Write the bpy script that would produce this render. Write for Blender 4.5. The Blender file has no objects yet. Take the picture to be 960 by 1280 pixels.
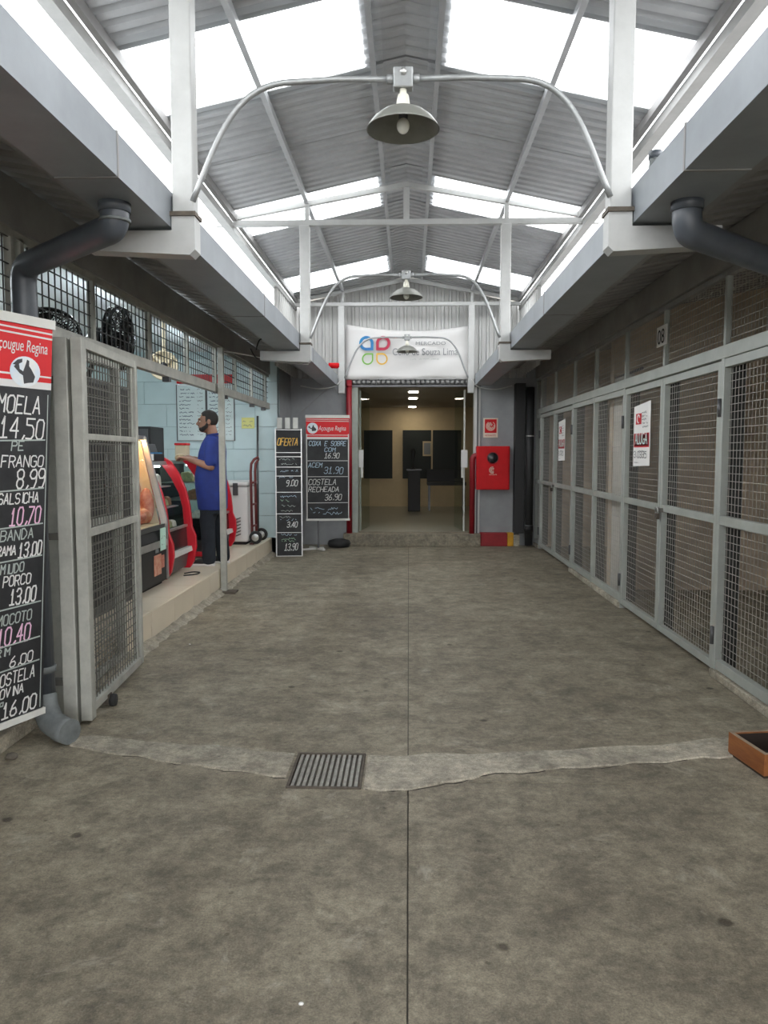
import bpy, bmesh, math, random
from mathutils import Vector, Matrix
random.seed(7)
SC = bpy.context.scene
COL = SC.collection
PI = math.pi

# ------------------------------------------------------------------ camera, sky, exposure
cam_data = bpy.data.cameras.new('camera')
cam_data.lens = 27.0
cam_data.sensor_width = 36.0
cam_data.clip_start = 0.05
cam_data.clip_end = 300
cam = bpy.data.objects.new('camera', cam_data)
COL.objects.link(cam)
cam.location = (0.0, 0.0, 1.5)
PITCH = math.atan(73.0 / 960.0)
YAW = math.atan(31.0 * math.cos(PITCH) / 960.0)
cam.rotation_euler = (PI / 2 - PITCH, 0, YAW)
SC.camera = cam

world = bpy.data.worlds.new('overcast_sky')
SC.world = world
world.use_nodes = True
_bg = world.node_tree.nodes['Background']
_bg.inputs['Color'].default_value = (0.97, 0.985, 1.0, 1)
_bg.inputs['Strength'].default_value = 3.4

SC.view_settings.view_transform = 'Standard'
SC.view_settings.look = 'None'
SC.view_settings.gamma = 1.0
SC.view_settings.use_curve_mapping = False
SC.view_settings.exposure = 0.95
SC.cycles.max_bounces = 10
SC.cycles.diffuse_bounces = 6
SC.cycles.transparent_max_bounces = 16
SC.cycles.use_denoising = True
SC.cycles.sample_clamp_indirect = 6.0

# ------------------------------------------------------------------ materials
MATS = {}
def mat(name, col, rough=0.6, metal=0.0, var=0.0, scale=6.0, bump=0.0, bscale=40.0, col2=None, spec=0.5, emit=None, estr=0.0, stretch=None):
    m = bpy.data.materials.new(name)
    m.use_nodes = True
    nt = m.node_tree
    b = nt.nodes['Principled BSDF']
    b.inputs['Base Color'].default_value = (*col, 1)
    b.inputs['Roughness'].default_value = rough
    b.inputs['Metallic'].default_value = metal
    b.inputs['Specular IOR Level'].default_value = spec
    if emit:
        b.inputs['Emission Color'].default_value = (*emit, 1)
        b.inputs['Emission Strength'].default_value = estr
    if var > 0 or col2 or bump > 0:
        tc = nt.nodes.new('ShaderNodeTexCoord')
        src = tc.outputs['Object']
        if stretch:
            mp = nt.nodes.new('ShaderNodeMapping')
            mp.inputs['Scale'].default_value = stretch
            nt.links.new(src, mp.inputs['Vector'])
            src = mp.outputs['Vector']
    if var > 0 or col2:
        n = nt.nodes.new('ShaderNodeTexNoise')
        n.inputs['Scale'].default_value = scale
        n.inputs['Detail'].default_value = 6
        n.inputs['Roughness'].default_value = 0.65
        nt.links.new(src, n.inputs['Vector'])
        r = nt.nodes.new('ShaderNodeValToRGB')
        r.color_ramp.elements[0].position = 0.32
        r.color_ramp.elements[1].position = 0.68
        c2 = col2 or tuple(max(0, c * (1 - var)) for c in col)
        c1 = col if col2 else tuple(min(1, c * (1 + var * 0.6)) for c in col)
        r.color_ramp.elements[0].color = (*c2, 1)
        r.color_ramp.elements[1].color = (*c1, 1)
        nt.links.new(n.outputs['Fac'], r.inputs['Fac'])
        nt.links.new(r.outputs['Color'], b.inputs['Base Color'])
    if bump > 0:
        n2 = nt.nodes.new('ShaderNodeTexNoise')
        n2.inputs['Scale'].default_value = bscale
        n2.inputs['Detail'].default_value = 4
        nt.links.new(src, n2.inputs['Vector'])
        bp = nt.nodes.new('ShaderNodeBump')
        bp.inputs['Strength'].default_value = bump
        bp.inputs['Distance'].default_value = 0.01
        nt.links.new(n2.outputs['Fac'], bp.inputs['Height'])
        nt.links.new(bp.outputs['Normal'], b.inputs['Normal'])
    MATS[name] = m
    return m

def concrete_mat(name, dark, mid, light, seed=0.0):
    m = bpy.data.materials.new(name)
    m.use_nodes = True
    nt = m.node_tree
    N = nt.nodes.new
    L = nt.links.new
    b = nt.nodes['Principled BSDF']
    b.inputs['Roughness'].default_value = 0.62
    b.inputs['Specular IOR Level'].default_value = 0.35
    geo = N('ShaderNodeNewGeometry')
    mp = N('ShaderNodeMapping')
    mp.inputs['Location'].default_value = (seed, seed * 1.7, 0)
    L(geo.outputs['Position'], mp.inputs['Vector'])
    def noise(scale, detail, rough, dist=0.0):
        n = N('ShaderNodeTexNoise')
        n.inputs['Scale'].default_value = scale
        n.inputs['Detail'].default_value = detail
        n.inputs['Roughness'].default_value = rough
        n.inputs['Distortion'].default_value = dist
        L(mp.outputs['Vector'], n.inputs['Vector'])
        return n
    def ramp(src, p0, c0, p1, c1):
        r = N('ShaderNodeValToRGB')
        r.color_ramp.elements[0].position = p0
        r.color_ramp.elements[1].position = p1
        r.color_ramp.elements[0].color = (*c0, 1)
        r.color_ramp.elements[1].color = (*c1, 1)
        L(src, r.inputs['Fac'])
        return r
    def mix(a, c, mode, fac=1.0, fsrc=None):
        x = N('ShaderNodeMixRGB')
        x.blend_type = mode
        x.inputs['Fac'].default_value = fac
        if fsrc: L(fsrc, x.inputs['Fac'])
        L(a, x.inputs['Color1']); L(c, x.inputs['Color2'])
        return x
    big = ramp(noise(0.8, 8, 0.66, 0.25).outputs['Fac'], 0.32, dark, 0.66, mid)
    med = ramp(noise(5.5, 10, 0.78, 0.2).outputs['Fac'], 0.38, (0.56, 0.55, 0.54), 0.64, (1.20, 1.19, 1.16))
    c = mix(big.outputs['Color'], med.outputs['Color'], 'MULTIPLY')
    fine = ramp(noise(30, 9, 0.85).outputs['Fac'], 0.34, (0.60, 0.60, 0.60), 0.68, (1.32, 1.31, 1.28))
    c = mix(c.outputs['Color'], fine.outputs['Color'], 'MULTIPLY')
    grit = ramp(noise(150, 3, 0.8).outputs['Fac'], 0.30, (0.66, 0.66, 0.66), 0.72, (1.28, 1.27, 1.25))
    c = mix(c.outputs['Color'], grit.outputs['Color'], 'MULTIPLY')
    pale = ramp(noise(3.0, 11, 0.82, 0.5).outputs['Fac'], 0.56, (0, 0, 0), 0.70, (0.6, 0.6, 0.6))
    pc = N('ShaderNodeRGB'); pc.outputs[0].default_value = (*light, 1)
    c = mix(c.outputs['Color'], pc.outputs[0], 'MIX', fsrc=pale.outputs['Color'])
    # oil and gum spots
    v = N('ShaderNodeTexVoronoi')
    v.inputs['Scale'].default_value = 2.6
    v.inputs['Randomness'].default_value = 1.0
    L(mp.outputs['Vector'], v.inputs['Vector'])
    jitter = noise(14, 3, 0.6)
    add = N('ShaderNodeMath'); add.operation = 'MULTIPLY_ADD'
    add.inputs[1].default_value = 0.10
    L(jitter.outputs['Fac'], add.inputs[0]); L(v.outputs['Distance'], add.inputs[2])
    sp = ramp(add.outputs[0], 0.095, (0.30, 0.28, 0.26), 0.125, (1, 1, 1))
    c = mix(c.outputs['Color'], sp.outputs['Color'], 'MULTIPLY', 0.9)
    v2 = N('ShaderNodeTexVoronoi')
    v2.inputs['Scale'].default_value = 9.0
    L(mp.outputs['Vector'], v2.inputs['Vector'])
    j2 = noise(40, 4, 0.7)
    a2 = N('ShaderNodeMath'); a2.operation = 'MULTIPLY_ADD'; a2.inputs[1].default_value = 0.22
    L(j2.outputs['Fac'], a2.inputs[0]); L(v2.outputs['Distance'], a2.inputs[2])
    sp2 = ramp(a2.outputs[0], 0.145, (0.50, 0.48, 0.46), 0.20, (1, 1, 1))
    c = mix(c.outputs['Color'], sp2.outputs['Color'], 'MULTIPLY', 0.8)
    L(c.outputs['Color'], b.inputs['Base Color'])
    bp = N('ShaderNodeBump')
    bp.inputs['Strength'].default_value = 0.35
    bp.inputs['Distance'].default_value = 0.01
    L(noise(26, 8, 0.7).outputs['Fac'], bp.inputs['Height'])
    L(bp.outputs['Normal'], b.inputs['Normal'])
    MATS[name] = m
    return m

def glass_mat(name, tint=(0.95, 0.98, 0.97), gloss=0.12):
    m = bpy.data.materials.new(name)
    m.use_nodes = True
    nt = m.node_tree
    nt.nodes.clear()
    o = nt.nodes.new('ShaderNodeOutputMaterial')
    t = nt.nodes.new('ShaderNodeBsdfTransparent'); t.inputs['Color'].default_value = (*tint, 1)
    g = nt.nodes.new('ShaderNodeBsdfGlossy'); g.inputs['Roughness'].default_value = 0.03
    lw = nt.nodes.new('ShaderNodeLayerWeight'); lw.inputs['Blend'].default_value = 0.5
    pw = nt.nodes.new('ShaderNodeMath'); pw.operation = 'POWER'; pw.inputs[1].default_value = 4.0
    f = nt.nodes.new('ShaderNodeMath'); f.operation = 'MULTIPLY_ADD'; f.inputs[1].default_value = gloss * 4; f.inputs[2].default_value = 0.02
    nt.links.new(lw.outputs['Facing'], pw.inputs[0]); nt.links.new(pw.outputs[0], f.inputs[0])
    mx = nt.nodes.new('ShaderNodeMixShader')
    nt.links.new(f.outputs[0], mx.inputs['Fac'])
    nt.links.new(t.outputs[0], mx.inputs[1]); nt.links.new(g.outputs[0], mx.inputs[2])
    nt.links.new(mx.outputs[0], o.inputs['Surface'])
    MATS[name] = m
    return m

def translucent_mat(name, col, trans=0.35):
    m = bpy.data.materials.new(name)
    m.use_nodes = True
    nt = m.node_tree
    nt.nodes.clear()
    o = nt.nodes.new('ShaderNodeOutputMaterial')
    a = nt.nodes.new('ShaderNodeBsdfTranslucent'); a.inputs['Color'].default_value = (*col, 1)
    t = nt.nodes.new('ShaderNodeBsdfTransparent'); t.inputs['Color'].default_value = (1, 1, 1, 1)
    mx = nt.nodes.new('ShaderNodeMixShader'); mx.inputs['Fac'].default_value = trans
    nt.links.new(a.outputs[0], mx.inputs[1]); nt.links.new(t.outputs[0], mx.inputs[2])
    nt.links.new(mx.outputs[0], o.inputs['Surface'])
    MATS[name] = m
    return m

concrete_mat('concrete', (0.215, 0.190, 0.146), (0.375, 0.338, 0.266), (0.56, 0.515, 0.42))
concrete_mat('mortar', (0.38, 0.35, 0.29), (0.56, 0.52, 0.44), (0.70, 0.66, 0.57), 3.1)
mat('joint_dark', (0.10, 0.09, 0.075), 0.9)
mat('zinc', (0.45, 0.46, 0.47), 0.42, 0.25, var=0.14, scale=3.0, bump=0.05, bscale=9)
mat('white_steel', (0.47, 0.475, 0.465), 0.45, var=0.12, scale=4.0, bump=0.04)
mat('eave_steel', (0.42, 0.42, 0.41), 0.5, var=0.15, scale=3.0)
mat('gutter_paint', (0.27, 0.295, 0.32), 0.42, 0.1, var=0.16, scale=2.2, bump=0.04, bscale=12)
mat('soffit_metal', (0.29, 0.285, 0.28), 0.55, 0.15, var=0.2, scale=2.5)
mat('beam_grey', (0.29, 0.29, 0.285), 0.7, var=0.18, scale=3)
mat('frame_paint', (0.39, 0.415, 0.385), 0.42, 0.1, var=0.12, scale=5, bump=0.05, bscale=50)
mat('gate_paint', (0.41, 0.41, 0.37), 0.5, 0.05, var=0.22, scale=7, bump=0.06, bscale=50)
mat('wire_zinc', (0.42, 0.41, 0.38), 0.45, 0.3)
mat('wire_dark', (0.06, 0.06, 0.06), 0.6)
mat('wire_gate', (0.15, 0.145, 0.13), 0.55, 0.3)
mat('pvc_grey', (0.075, 0.085, 0.10), 0.38, var=0.2, scale=6)
mat('pvc_worn', (0.16, 0.175, 0.175), 0.55, var=0.35, scale=9)
mat('conduit', (0.33, 0.34, 0.34), 0.35, 0.4, var=0.12, scale=20)
mat('lamp_grey', (0.21, 0.213, 0.19), 0.4, 0.2, var=0.15, scale=8)
mat('lamp_in', (0.27, 0.265, 0.245), 0.5)
mat('bulb_white', (0.80, 0.80, 0.72), 0.25)
mat('ceramic', (0.72, 0.70, 0.60), 0.4)
translucent_mat('skylight', (0.92, 0.94, 0.95), 0.45)
mat('clad_white', (0.58, 0.58, 0.565), 0.5, 0.1, var=0.08, scale=2.0)
mat('wall_grey', (0.32, 0.33, 0.34), 0.75, var=0.15, scale=2.5, bump=0.1, bscale=60)
mat('plaster_brown', (0.62, 0.52, 0.40), 0.85, var=0.3, scale=2.2, bump=0.2, bscale=30)
mat('shop_ceiling', (0.78, 0.82, 0.84), 0.6)
mat('frame_shaded', (0.035, 0.037, 0.036), 0.6)  # near-black colour carries the shade on the posts' inner sides
mat('wall_cyan', (0.64, 0.77, 0.79), 0.35, var=0.06, scale=2.0)
mat('grout', (0.44, 0.55, 0.57), 0.8)
mat('brick_tan', (0.42, 0.33, 0.21), 0.85, var=0.3, scale=9, bump=0.3)
mat('brick_mortar', (0.16, 0.14, 0.11), 0.9)
mat('tile_cream', (0.74, 0.65, 0.51), 0.32, var=0.06, scale=2.0)
mat('tile_grout', (0.22, 0.17, 0.12), 0.8)
mat('black_board', (0.022, 0.023, 0.025), 0.62, var=0.5, scale=6)
mat('chalk', (0.74, 0.74, 0.72), 0.9)
mat('chalk_dim', (0.42, 0.47, 0.44), 0.9)
mat('chalk_pink', (0.78, 0.50, 0.66), 0.9)
mat('chalk_yellow', (0.80, 0.50, 0.12), 0.9)
mat('chalk_blue', (0.45, 0.58, 0.70), 0.9)
mat('chalk_green', (0.40, 0.60, 0.42), 0.9)
mat('banner_red', (0.66, 0.02, 0.025), 0.55, spec=0.3, var=0.1, scale=3)
mat('vinyl_white', (0.68, 0.67, 0.66), 0.5)
mat('bar_white', (0.66, 0.66, 0.62), 0.45, var=0.1)
mat('photo_sky', (0.62, 0.72, 0.82), 0.6, col2=(0.80, 0.80, 0.78), scale=9)
mat('photo_dark', (0.05, 0.05, 0.055), 0.7)
mat('fire_red', (0.60, 0.008, 0.012), 0.45, spec=0.2, var=0.1, scale=5)
mat('pipe_red', (0.26, 0.008, 0.016), 0.4)
mat('kerb_red', (0.30, 0.012, 0.018), 0.6, var=0.2, scale=8)
mat('kerb_yellow', (0.62, 0.31, 0.012), 0.6, var=0.2, scale=8)
mat('black_gloss', (0.012, 0.012, 0.014), 0.25)
mat('black_matt', (0.02, 0.02, 0.021), 0.6)
mat('rubber', (0.02, 0.02, 0.02), 0.8)
mat('red_plastic', (0.56, 0.008, 0.022), 0.3)
mat('steel', (0.55, 0.55, 0.54), 0.3, 0.7, var=0.1, scale=10)
mat('dark_steel', (0.10, 0.10, 0.105), 0.4, 0.4)
mat('white_enamel', (0.76, 0.75, 0.73), 0.3)
mat('cream_plastic', (0.70, 0.60, 0.42), 0.4)
glass_mat('glass')
glass_mat('glass_dark', (0.88, 0.92, 0.90), 0.025)
mat('mint_paper', (0.52, 0.76, 0.66), 0.7)
mat('meat', (0.42, 0.07, 0.05), 0.4, var=0.5, scale=30, col2=(0.62, 0.30, 0.22))
mat('fat_meat', (0.66, 0.42, 0.30), 0.4, col2=(0.50, 0.14, 0.09), scale=22)
mat('tray_cream', (0.72, 0.60, 0.44), 0.5)
mat('pack_tan', (0.48, 0.36, 0.20), 0.5, var=0.4, scale=30)
mat('pack_green', (0.34, 0.38, 0.20), 0.5, var=0.4, scale=30)
mat('pack_white', (0.66, 0.66, 0.60), 0.5, var=0.3, scale=30)
mat('pack_brown', (0.25, 0.13, 0.07), 0.5, var=0.4, scale=30)
mat('ink_blue', (0.03, 0.06, 0.12), 0.8)
mat('ink_red', (0.50, 0.02, 0.03), 0.7)
mat('ink_black', (0.03, 0.03, 0.03), 0.7)
mat('ink_grey', (0.22, 0.23, 0.24), 0.7)
mat('paper_white', (0.80, 0.79, 0.77), 0.7)
mat('menu_white', (0.74, 0.83, 0.83), 0.4)
mat('note_yellow', (0.78, 0.76, 0.28), 0.7)
mat('wood_orange', (0.34, 0.125, 0.032), 0.5, var=0.3, scale=3.0, col2=(0.20, 0.062, 0.018), stretch=(10, 1.2, 10), bump=0.15, bscale=20)
mat('wood_top', (0.36, 0.27, 0.19), 0.7, var=0.3, scale=12)
mat('wood_shaded', (0.035, 0.024, 0.018), 0.9)  # near black, holds the shade inside the crate
mat('rust_iron', (0.115, 0.095, 0.075), 0.65, 0.3, var=0.4, scale=18, bump=0.3)
mat('grate_iron', (0.36, 0.345, 0.31), 0.5, 0.35, var=0.3, scale=25, bump=0.2)
mat('dirt', (0.05, 0.043, 0.035), 0.95)
mat('skin', (0.33, 0.165, 0.105), 0.5, var=0.12, scale=14)
mat('hair', (0.018, 0.014, 0.012), 0.7, bump=0.5, bscale=160)
mat('eye_white', (0.7, 0.68, 0.65), 0.3)
mat('shirt_blue', (0.016, 0.036, 0.22), 0.75, var=0.22, scale=7, bump=0.25, bscale=12)
mat('jeans', (0.016, 0.021, 0.030), 0.85, var=0.35, scale=9, bump=0.25, bscale=14)
mat('shoe', (0.015, 0.015, 0.017), 0.6)
mat('curtain_pale', (0.62, 0.60, 0.55), 0.75, var=0.1, scale=6)
mat('hall_beige', (0.56, 0.45, 0.28), 0.8, var=0.06)
mat('hall_ceiling', (0.40, 0.36, 0.30), 0.8)
mat('hall_floor', (0.34, 0.33, 0.26), 0.3, var=0.08)
mat('dark_pane', (0.03, 0.035, 0.033), 0.55, spec=0.2)
mat('light_panel', (0.9, 0.9, 0.9), 0.5, emit=(1.0, 0.90, 0.74), estr=16)
mat('tube_cool', (0.9, 0.9, 0.9), 0.5, emit=(0.86, 0.95, 1.0), estr=58)
mat('tube_warm', (0.9, 0.8, 0.6), 0.5, emit=(1.0, 0.62, 0.28), estr=22)
mat('tube_fill', (0.9, 0.9, 0.9), 0.5, emit=(0.9, 0.95, 1.0), estr=5)
mat('logo_blue', (0.02, 0.12, 0.36), 0.6, col2=(0.02, 0.30, 0.55), scale=5)
mat('logo_red', (0.42, 0.02, 0.06), 0.6)
mat('logo_green', (0.16, 0.42, 0.05), 0.6)
mat('logo_yellow', (0.72, 0.42, 0.03), 0.6)
mat('shutter', (0.30, 0.30, 0.295), 0.45, 0.4, var=0.25, scale=8)
mat('jamb_green', (0.33, 0.36, 0.32), 0.5, 0.1, var=0.15)
mat('sign_cream', (0.80, 0.70, 0.58), 0.6)
mat('ground_far', (0.30, 0.29, 0.27), 0.9, var=0.2, scale=0.6)
mat('stone', (0.12, 0.105, 0.085), 0.9, var=0.4, scale=20)
mat('cable_black', (0.02, 0.02, 0.02), 0.6)
mat('cable_white', (0.55, 0.55, 0.53), 0.5)
mat('red_cart', (0.16, 0.03, 0.028), 0.5)

# ------------------------------------------------------------------ mesh helpers
ORG = {}
STUFFY = {'chalk_writing', 'writing', 'small_print', 'phone_number', 'card_writing', 'hose_symbol', 'wire_mesh', 'guard'}
class MB:
    def __init__(s):
        s.v = []; s.f = []; s.sm = []
    def _add(s, vs, fs, smooth=False):
        o = len(s.v)
        s.v += [Vector(p) for p in vs]
        for f in fs:
            s.f.append([i + o for i in f]); s.sm.append(smooth)
        return s
    def box(s, a, b):
        x0, y0, z0 = (min(a[i], b[i]) for i in range(3))
        x1, y1, z1 = (max(a[i], b[i]) for i in range(3))
        return s._add([(x0,y0,z0),(x1,y0,z0),(x1,y1,z0),(x0,y1,z0),(x0,y0,z1),(x1,y0,z1),(x1,y1,z1),(x0,y1,z1)],
                      [(0,3,2,1),(4,5,6,7),(0,1,5,4),(1,2,6,5),(2,3,7,6),(3,0,4,7)])
    def bar(s, p, q, w, h=None, up=(0, 0, 1)):
        p, q = Vector(p), Vector(q)
        h = w if h is None else h
        d = (q - p).normalized()
        u = Vector(up)
        if abs(d.dot(u)) > 0.98: u = Vector((0, 1, 0))
        r = d.cross(u).normalized(); u = r.cross(d).normalized()
        r *= w / 2; u *= h / 2
        return s._add([p-r-u, p+r-u, p+r+u, p-r+u, q-r-u, q+r-u, q+r+u, q-r+u],
                      [(0,1,2,3),(7,6,5,4),(0,4,5,1),(1,5,6,2),(2,6,7,3),(3,7,4,0)])
    def tube(s, pts, r, n=10, cap=True, closed=False):
        pts = [Vector(p) for p in pts]
        rs = r if isinstance(r, (list, tuple)) else [r] * len(pts)
        m = len(pts)
        vs, fs = [], []
        prev = None
        for i in range(m):
            if closed: d = pts[(i+1) % m] - pts[i-1]
            elif i == 0: d = pts[1] - pts[0]
            elif i == m - 1: d = pts[-1] - pts[-2]
            else: d = (pts[i+1] - pts[i]).normalized() + (pts[i] - pts[i-1]).normalized()
            d.normalize()
            if prev is None:
                a = Vector((0, 0, 1)) if abs(d.z) < 0.9 else Vector((1, 0, 0))
                u = d.cross(a).normalized()
            else:
                u = (prev - d * prev.dot(d)).normalized()
            prev = u
            w = d.cross(u)
            for k in range(n):
                t = 2 * PI * k / n
                vs.append(pts[i] + (u * math.cos(t) + w * math.sin(t)) * rs[i])
        rng = m if closed else m - 1
        for i in range(rng):
            for k in range(n):
                a = i * n + k; b = i * n + (k + 1) % n
                j = (i + 1) % m
                fs.append((a, b, j * n + (k + 1) % n, j * n + k))
        s._add(vs, fs, n > 5)
        if cap and not closed:
            o = len(s.v) - len(vs)
            s.f.append([o + k for k in range(n)][::-1]); s.sm.append(False)
            s.f.append([o + (m - 1) * n + k for k in range(n)]); s.sm.append(False)
        return s
    def lathe(s, prof, c=(0, 0, 0), n=24, axis=(0, 0, 1), smooth=True):
        ax = Vector(axis).normalized()
        a = Vector((1, 0, 0)) if abs(ax.x) < 0.9 else Vector((0, 1, 0))
        u = ax.cross(a).normalized(); w = ax.cross(u)
        c = Vector(c)
        vs, fs = [], []
        for (r, z) in prof:
            for k in range(n):
                t = 2 * PI * k / n
                vs.append(c + ax * z + (u * math.cos(t) + w * math.sin(t)) * r)
        for i in range(len(prof) - 1):
            for k in range(n):
                fs.append((i*n+k, i*n+(k+1) % n, (i+1)*n+(k+1) % n, (i+1)*n+k))
        return s._add(vs, fs, smooth)
    def prism(s, poly, ext):
        poly = [Vector(p) for p in poly]; e = Vector(ext); n = len(poly)
        vs = poly + [p + e for p in poly]
        fs = [tuple(range(n))[::-1], tuple(range(n, 2 * n))]
        for i in range(n):
            fs.append((i, (i + 1) % n, n + (i + 1) % n, n + i))
        return s._add(vs, fs)
    def ell(s, c, r, n=16, m=10, rot=None):
        c = Vector(c)
        r = Vector(r) if isinstance(r, (tuple, list)) else Vector((r, r, r))
        vs, fs = [], []
        for i in range(m + 1):
            ph = PI * i / m
            for k in range(n):
                t = 2 * PI * k / n
                p = Vector((r.x*math.sin(ph)*math.cos(t), r.y*math.sin(ph)*math.sin(t), r.z*math.cos(ph)))
                if rot: p = rot @ p
                vs.append(c + p)
        for i in range(m):
            for k in range(n):
                fs.append((i*n+k, (i+1)*n+k, (i+1)*n+(k+1) % n, i*n+(k+1) % n))
        return s._add(vs, fs, True)
    def quad(s, a, b, c, d):
        return s._add([a, b, c, d], [(0, 1, 2, 3)])
    def build(s, name, m, parent=None, loc=None, bevel=0.0, smooth=None):
        if parent is not None: o = ORG[parent]
        elif loc is not None: o = Vector(loc)
        else:
            xs = [p.x for p in s.v]; ys = [p.y for p in s.v]; zs = [p.z for p in s.v]
            o = Vector(((min(xs)+max(xs))/2, (min(ys)+max(ys))/2, min(zs)))
        me = bpy.data.meshes.new(name)
        me.from_pydata([tuple(p - o) for p in s.v], [], s.f)
        me.polygons.foreach_set('use_smooth', [bool(x) if smooth is None else smooth for x in s.sm])
        me.materials.append(MATS[m] if isinstance(m, str) else m)
        me.update()
        stuffy = name in STUFFY
        ob = bpy.data.objects.new(name, me)
        COL.objects.link(ob)
        if parent is not None:
            ob.parent = parent
        else:
            ob.location = o
        ORG[ob] = o
        if stuffy: ob['kind'] = 'stuff'
        if bevel > 0:
            bm = ob.modifiers.new('bevel', 'BEVEL')
            bm.width = bevel; bm.segments = 2; bm.limit_method = 'ANGLE'
        return ob

def tag(o, label, cat=None, group=None, kind=None):
    if label: o['label'] = label
    if cat: o['category'] = cat
    if group: o['group'] = group
    if kind: o['kind'] = kind
    return o
def thing(name, loc, label, cat, group=None):
    o = bpy.data.objects.new(name, None)
    o.empty_display_size = 0.1
    COL.objects.link(o)
    o.location = loc
    ORG[o] = Vector(loc)
    return tag(o, label, cat, group)
def struct(o, label=None):
    o['kind'] = 'structure'
    if label: o['label'] = label
    return o
def box(name, a, b, m, parent=None, bevel=0.0):
    return MB().box(a, b).build(name, m, parent, bevel=bevel)
def kids(o):
    return [c for c in bpy.data.objects if c.parent == o]
def copy_tree(o, parent=None, loc=None, label=None, rz=None):
    ch = kids(o)
    c = o.copy(); COL.objects.link(c); c.parent = parent
    ORG[c] = ORG[o]
    if loc is not None:
        c.location = loc; ORG[c] = Vector(loc)
    if rz is not None: c.rotation_euler = (0, 0, rz)
    if label: c['label'] = label
    for k in ch: copy_tree(k, c)
    return c
def piece(src, parent, off):
    """a copy of a piece that shares its mesh, moved by off, under the same parent"""
    c = src.copy(); COL.objects.link(c); c.parent = parent
    c.location = Vector(src.location) + Vector(off)
    return c
def text(s, pos, right, up, size, m, parent, name='lettering', shear=0.0, align='LEFT', ext=0.0006, sx=1.0):
    cu = bpy.data.curves.new(name, 'FONT')
    cu.body = s; cu.size = size; cu.shear = shear; cu.align_x = align; cu.extrude = ext
    cu.materials.append(MATS[m])
    tmp = bpy.data.objects.new(name, cu)
    me = bpy.data.meshes.new_from_object(tmp)
    bpy.data.objects.remove(tmp)
    ob = bpy.data.objects.new(name, me)
    ob['kind'] = 'stuff'
    COL.objects.link(ob)
    r = Vector(right).normalized(); u = Vector(up).normalized(); n = r.cross(u)
    M = Matrix((r, u, n)).transposed().to_4x4()
    M.translation = Vector(pos) - ORG[parent]
    ob.parent = parent
    ob.matrix_local = M @ Matrix.Diagonal((sx, 1, 1, 1))
    return ob

GLY = {'A':'00 26 40|12 32','B':'00 06 36 45 44 33 03|33 42 41 30 00','C':'45 36 16 05 01 10 30 41','D':'00 06 26 44 42 20 00','E':'46 06 00 40|03 33',
 'F':'46 06 00|03 33','G':'45 36 16 05 01 10 30 41 43 23','H':'00 06|40 46|03 43','I':'20 26','L':'06 00 40','M':'00 06 23 46 40','N':'00 06 40 46',
 'O':'10 01 05 16 36 45 41 30 10','P':'00 06 36 45 44 33 03','Q':'10 01 05 16 36 45 41 30 10|22 40','R':'00 06 36 45 44 33 03|23 40','S':'45 36 16 05 04 13 33 42 41 30 10 01',
 'T':'06 46|26 20','U':'06 01 10 30 41 46','V':'06 20 46','X':'00 46|06 40','Z':'06 46 00 40','K':'00 06|46 03 40',
 '0':'10 01 05 16 36 45 41 30 10','1':'14 26 20|00 40','2':'05 16 36 45 44 00 40','3':'05 16 36 45 44 33 13|33 42 41 30 10 01','4':'30 36 02 42',
 '5':'46 06 04 34 43 41 30 00','6':'36 14 02 01 10 30 41 42 33 13 02','7':'06 46 10','8':'13 04 05 16 36 45 44 33 13 02 01 10 30 41 42 33 13','9':'10 30 42 45 36 16 05 04 13 33 44',
 ',':'21 10','.':'10 11','-':'13 33',"'":'26 25','a':'40 44 14 03 01 10 30 41'}
def chalk(mb, s, pos, right, up, h, w=None, lw=0.006, slant=0.18, nrm=None):
    """hand-drawn capitals: flat ribbons on a board; w = total width"""
    r = Vector(right).normalized(); u = Vector(up).normalized()
    n = r.cross(u)
    adv = (w / max(1, len(s))) if w else h * 0.72
    cw = adv * 0.74
    x = 0.0
    for ch in s:
        g = GLY.get(ch)
        if g:
            dy = random.uniform(-0.04, 0.04) * h
            for pl in g.split('|'):
                P = []
                for t in pl.split():
                    a, b = int(t[0]) / 4.0, int(t[1]) / 6.0
                    px = x + a * cw + b * h * slant + random.uniform(-.02, .02) * h
                    py = b * h + dy + random.uniform(-.02, .02) * h
                    P.append(Vector(pos) + r * px + u * py)
                for i in range(len(P) - 1):
                    d = P[i+1] - P[i]
                    if d.length < 1e-6: continue
                    d.normalize()
                    t = n.cross(d) * lw / 2
                    e = d * lw * 0.3
                    mb.quad(P[i]-e-t, P[i+1]+e-t, P[i+1]+e+t, P[i]-e+t)
        x += adv * (0.5 if ch in ',.\'I' else 1.0)
    return mb
def scribble(mb, pos, right, up, length, h, lw):
    r = Vector(right).normalized(); u = Vector(up).normalized(); n = r.cross(u)
    x = 0.0; P = []
    while x < length:
        P.append(Vector(pos) + r * x + u * random.uniform(0, h))
        x += random.uniform(0.25, 0.6) * h
        if random.random() < 0.13 or x >= length:
            for i in range(len(P) - 1):
                d = (P[i+1] - P[i]).normalized(); t = n.cross(d) * lw / 2
                mb.quad(P[i]-t, P[i+1]-t, P[i+1]+t, P[i]+t)
            P = []; x += h * 0.5
    return mb
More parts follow.
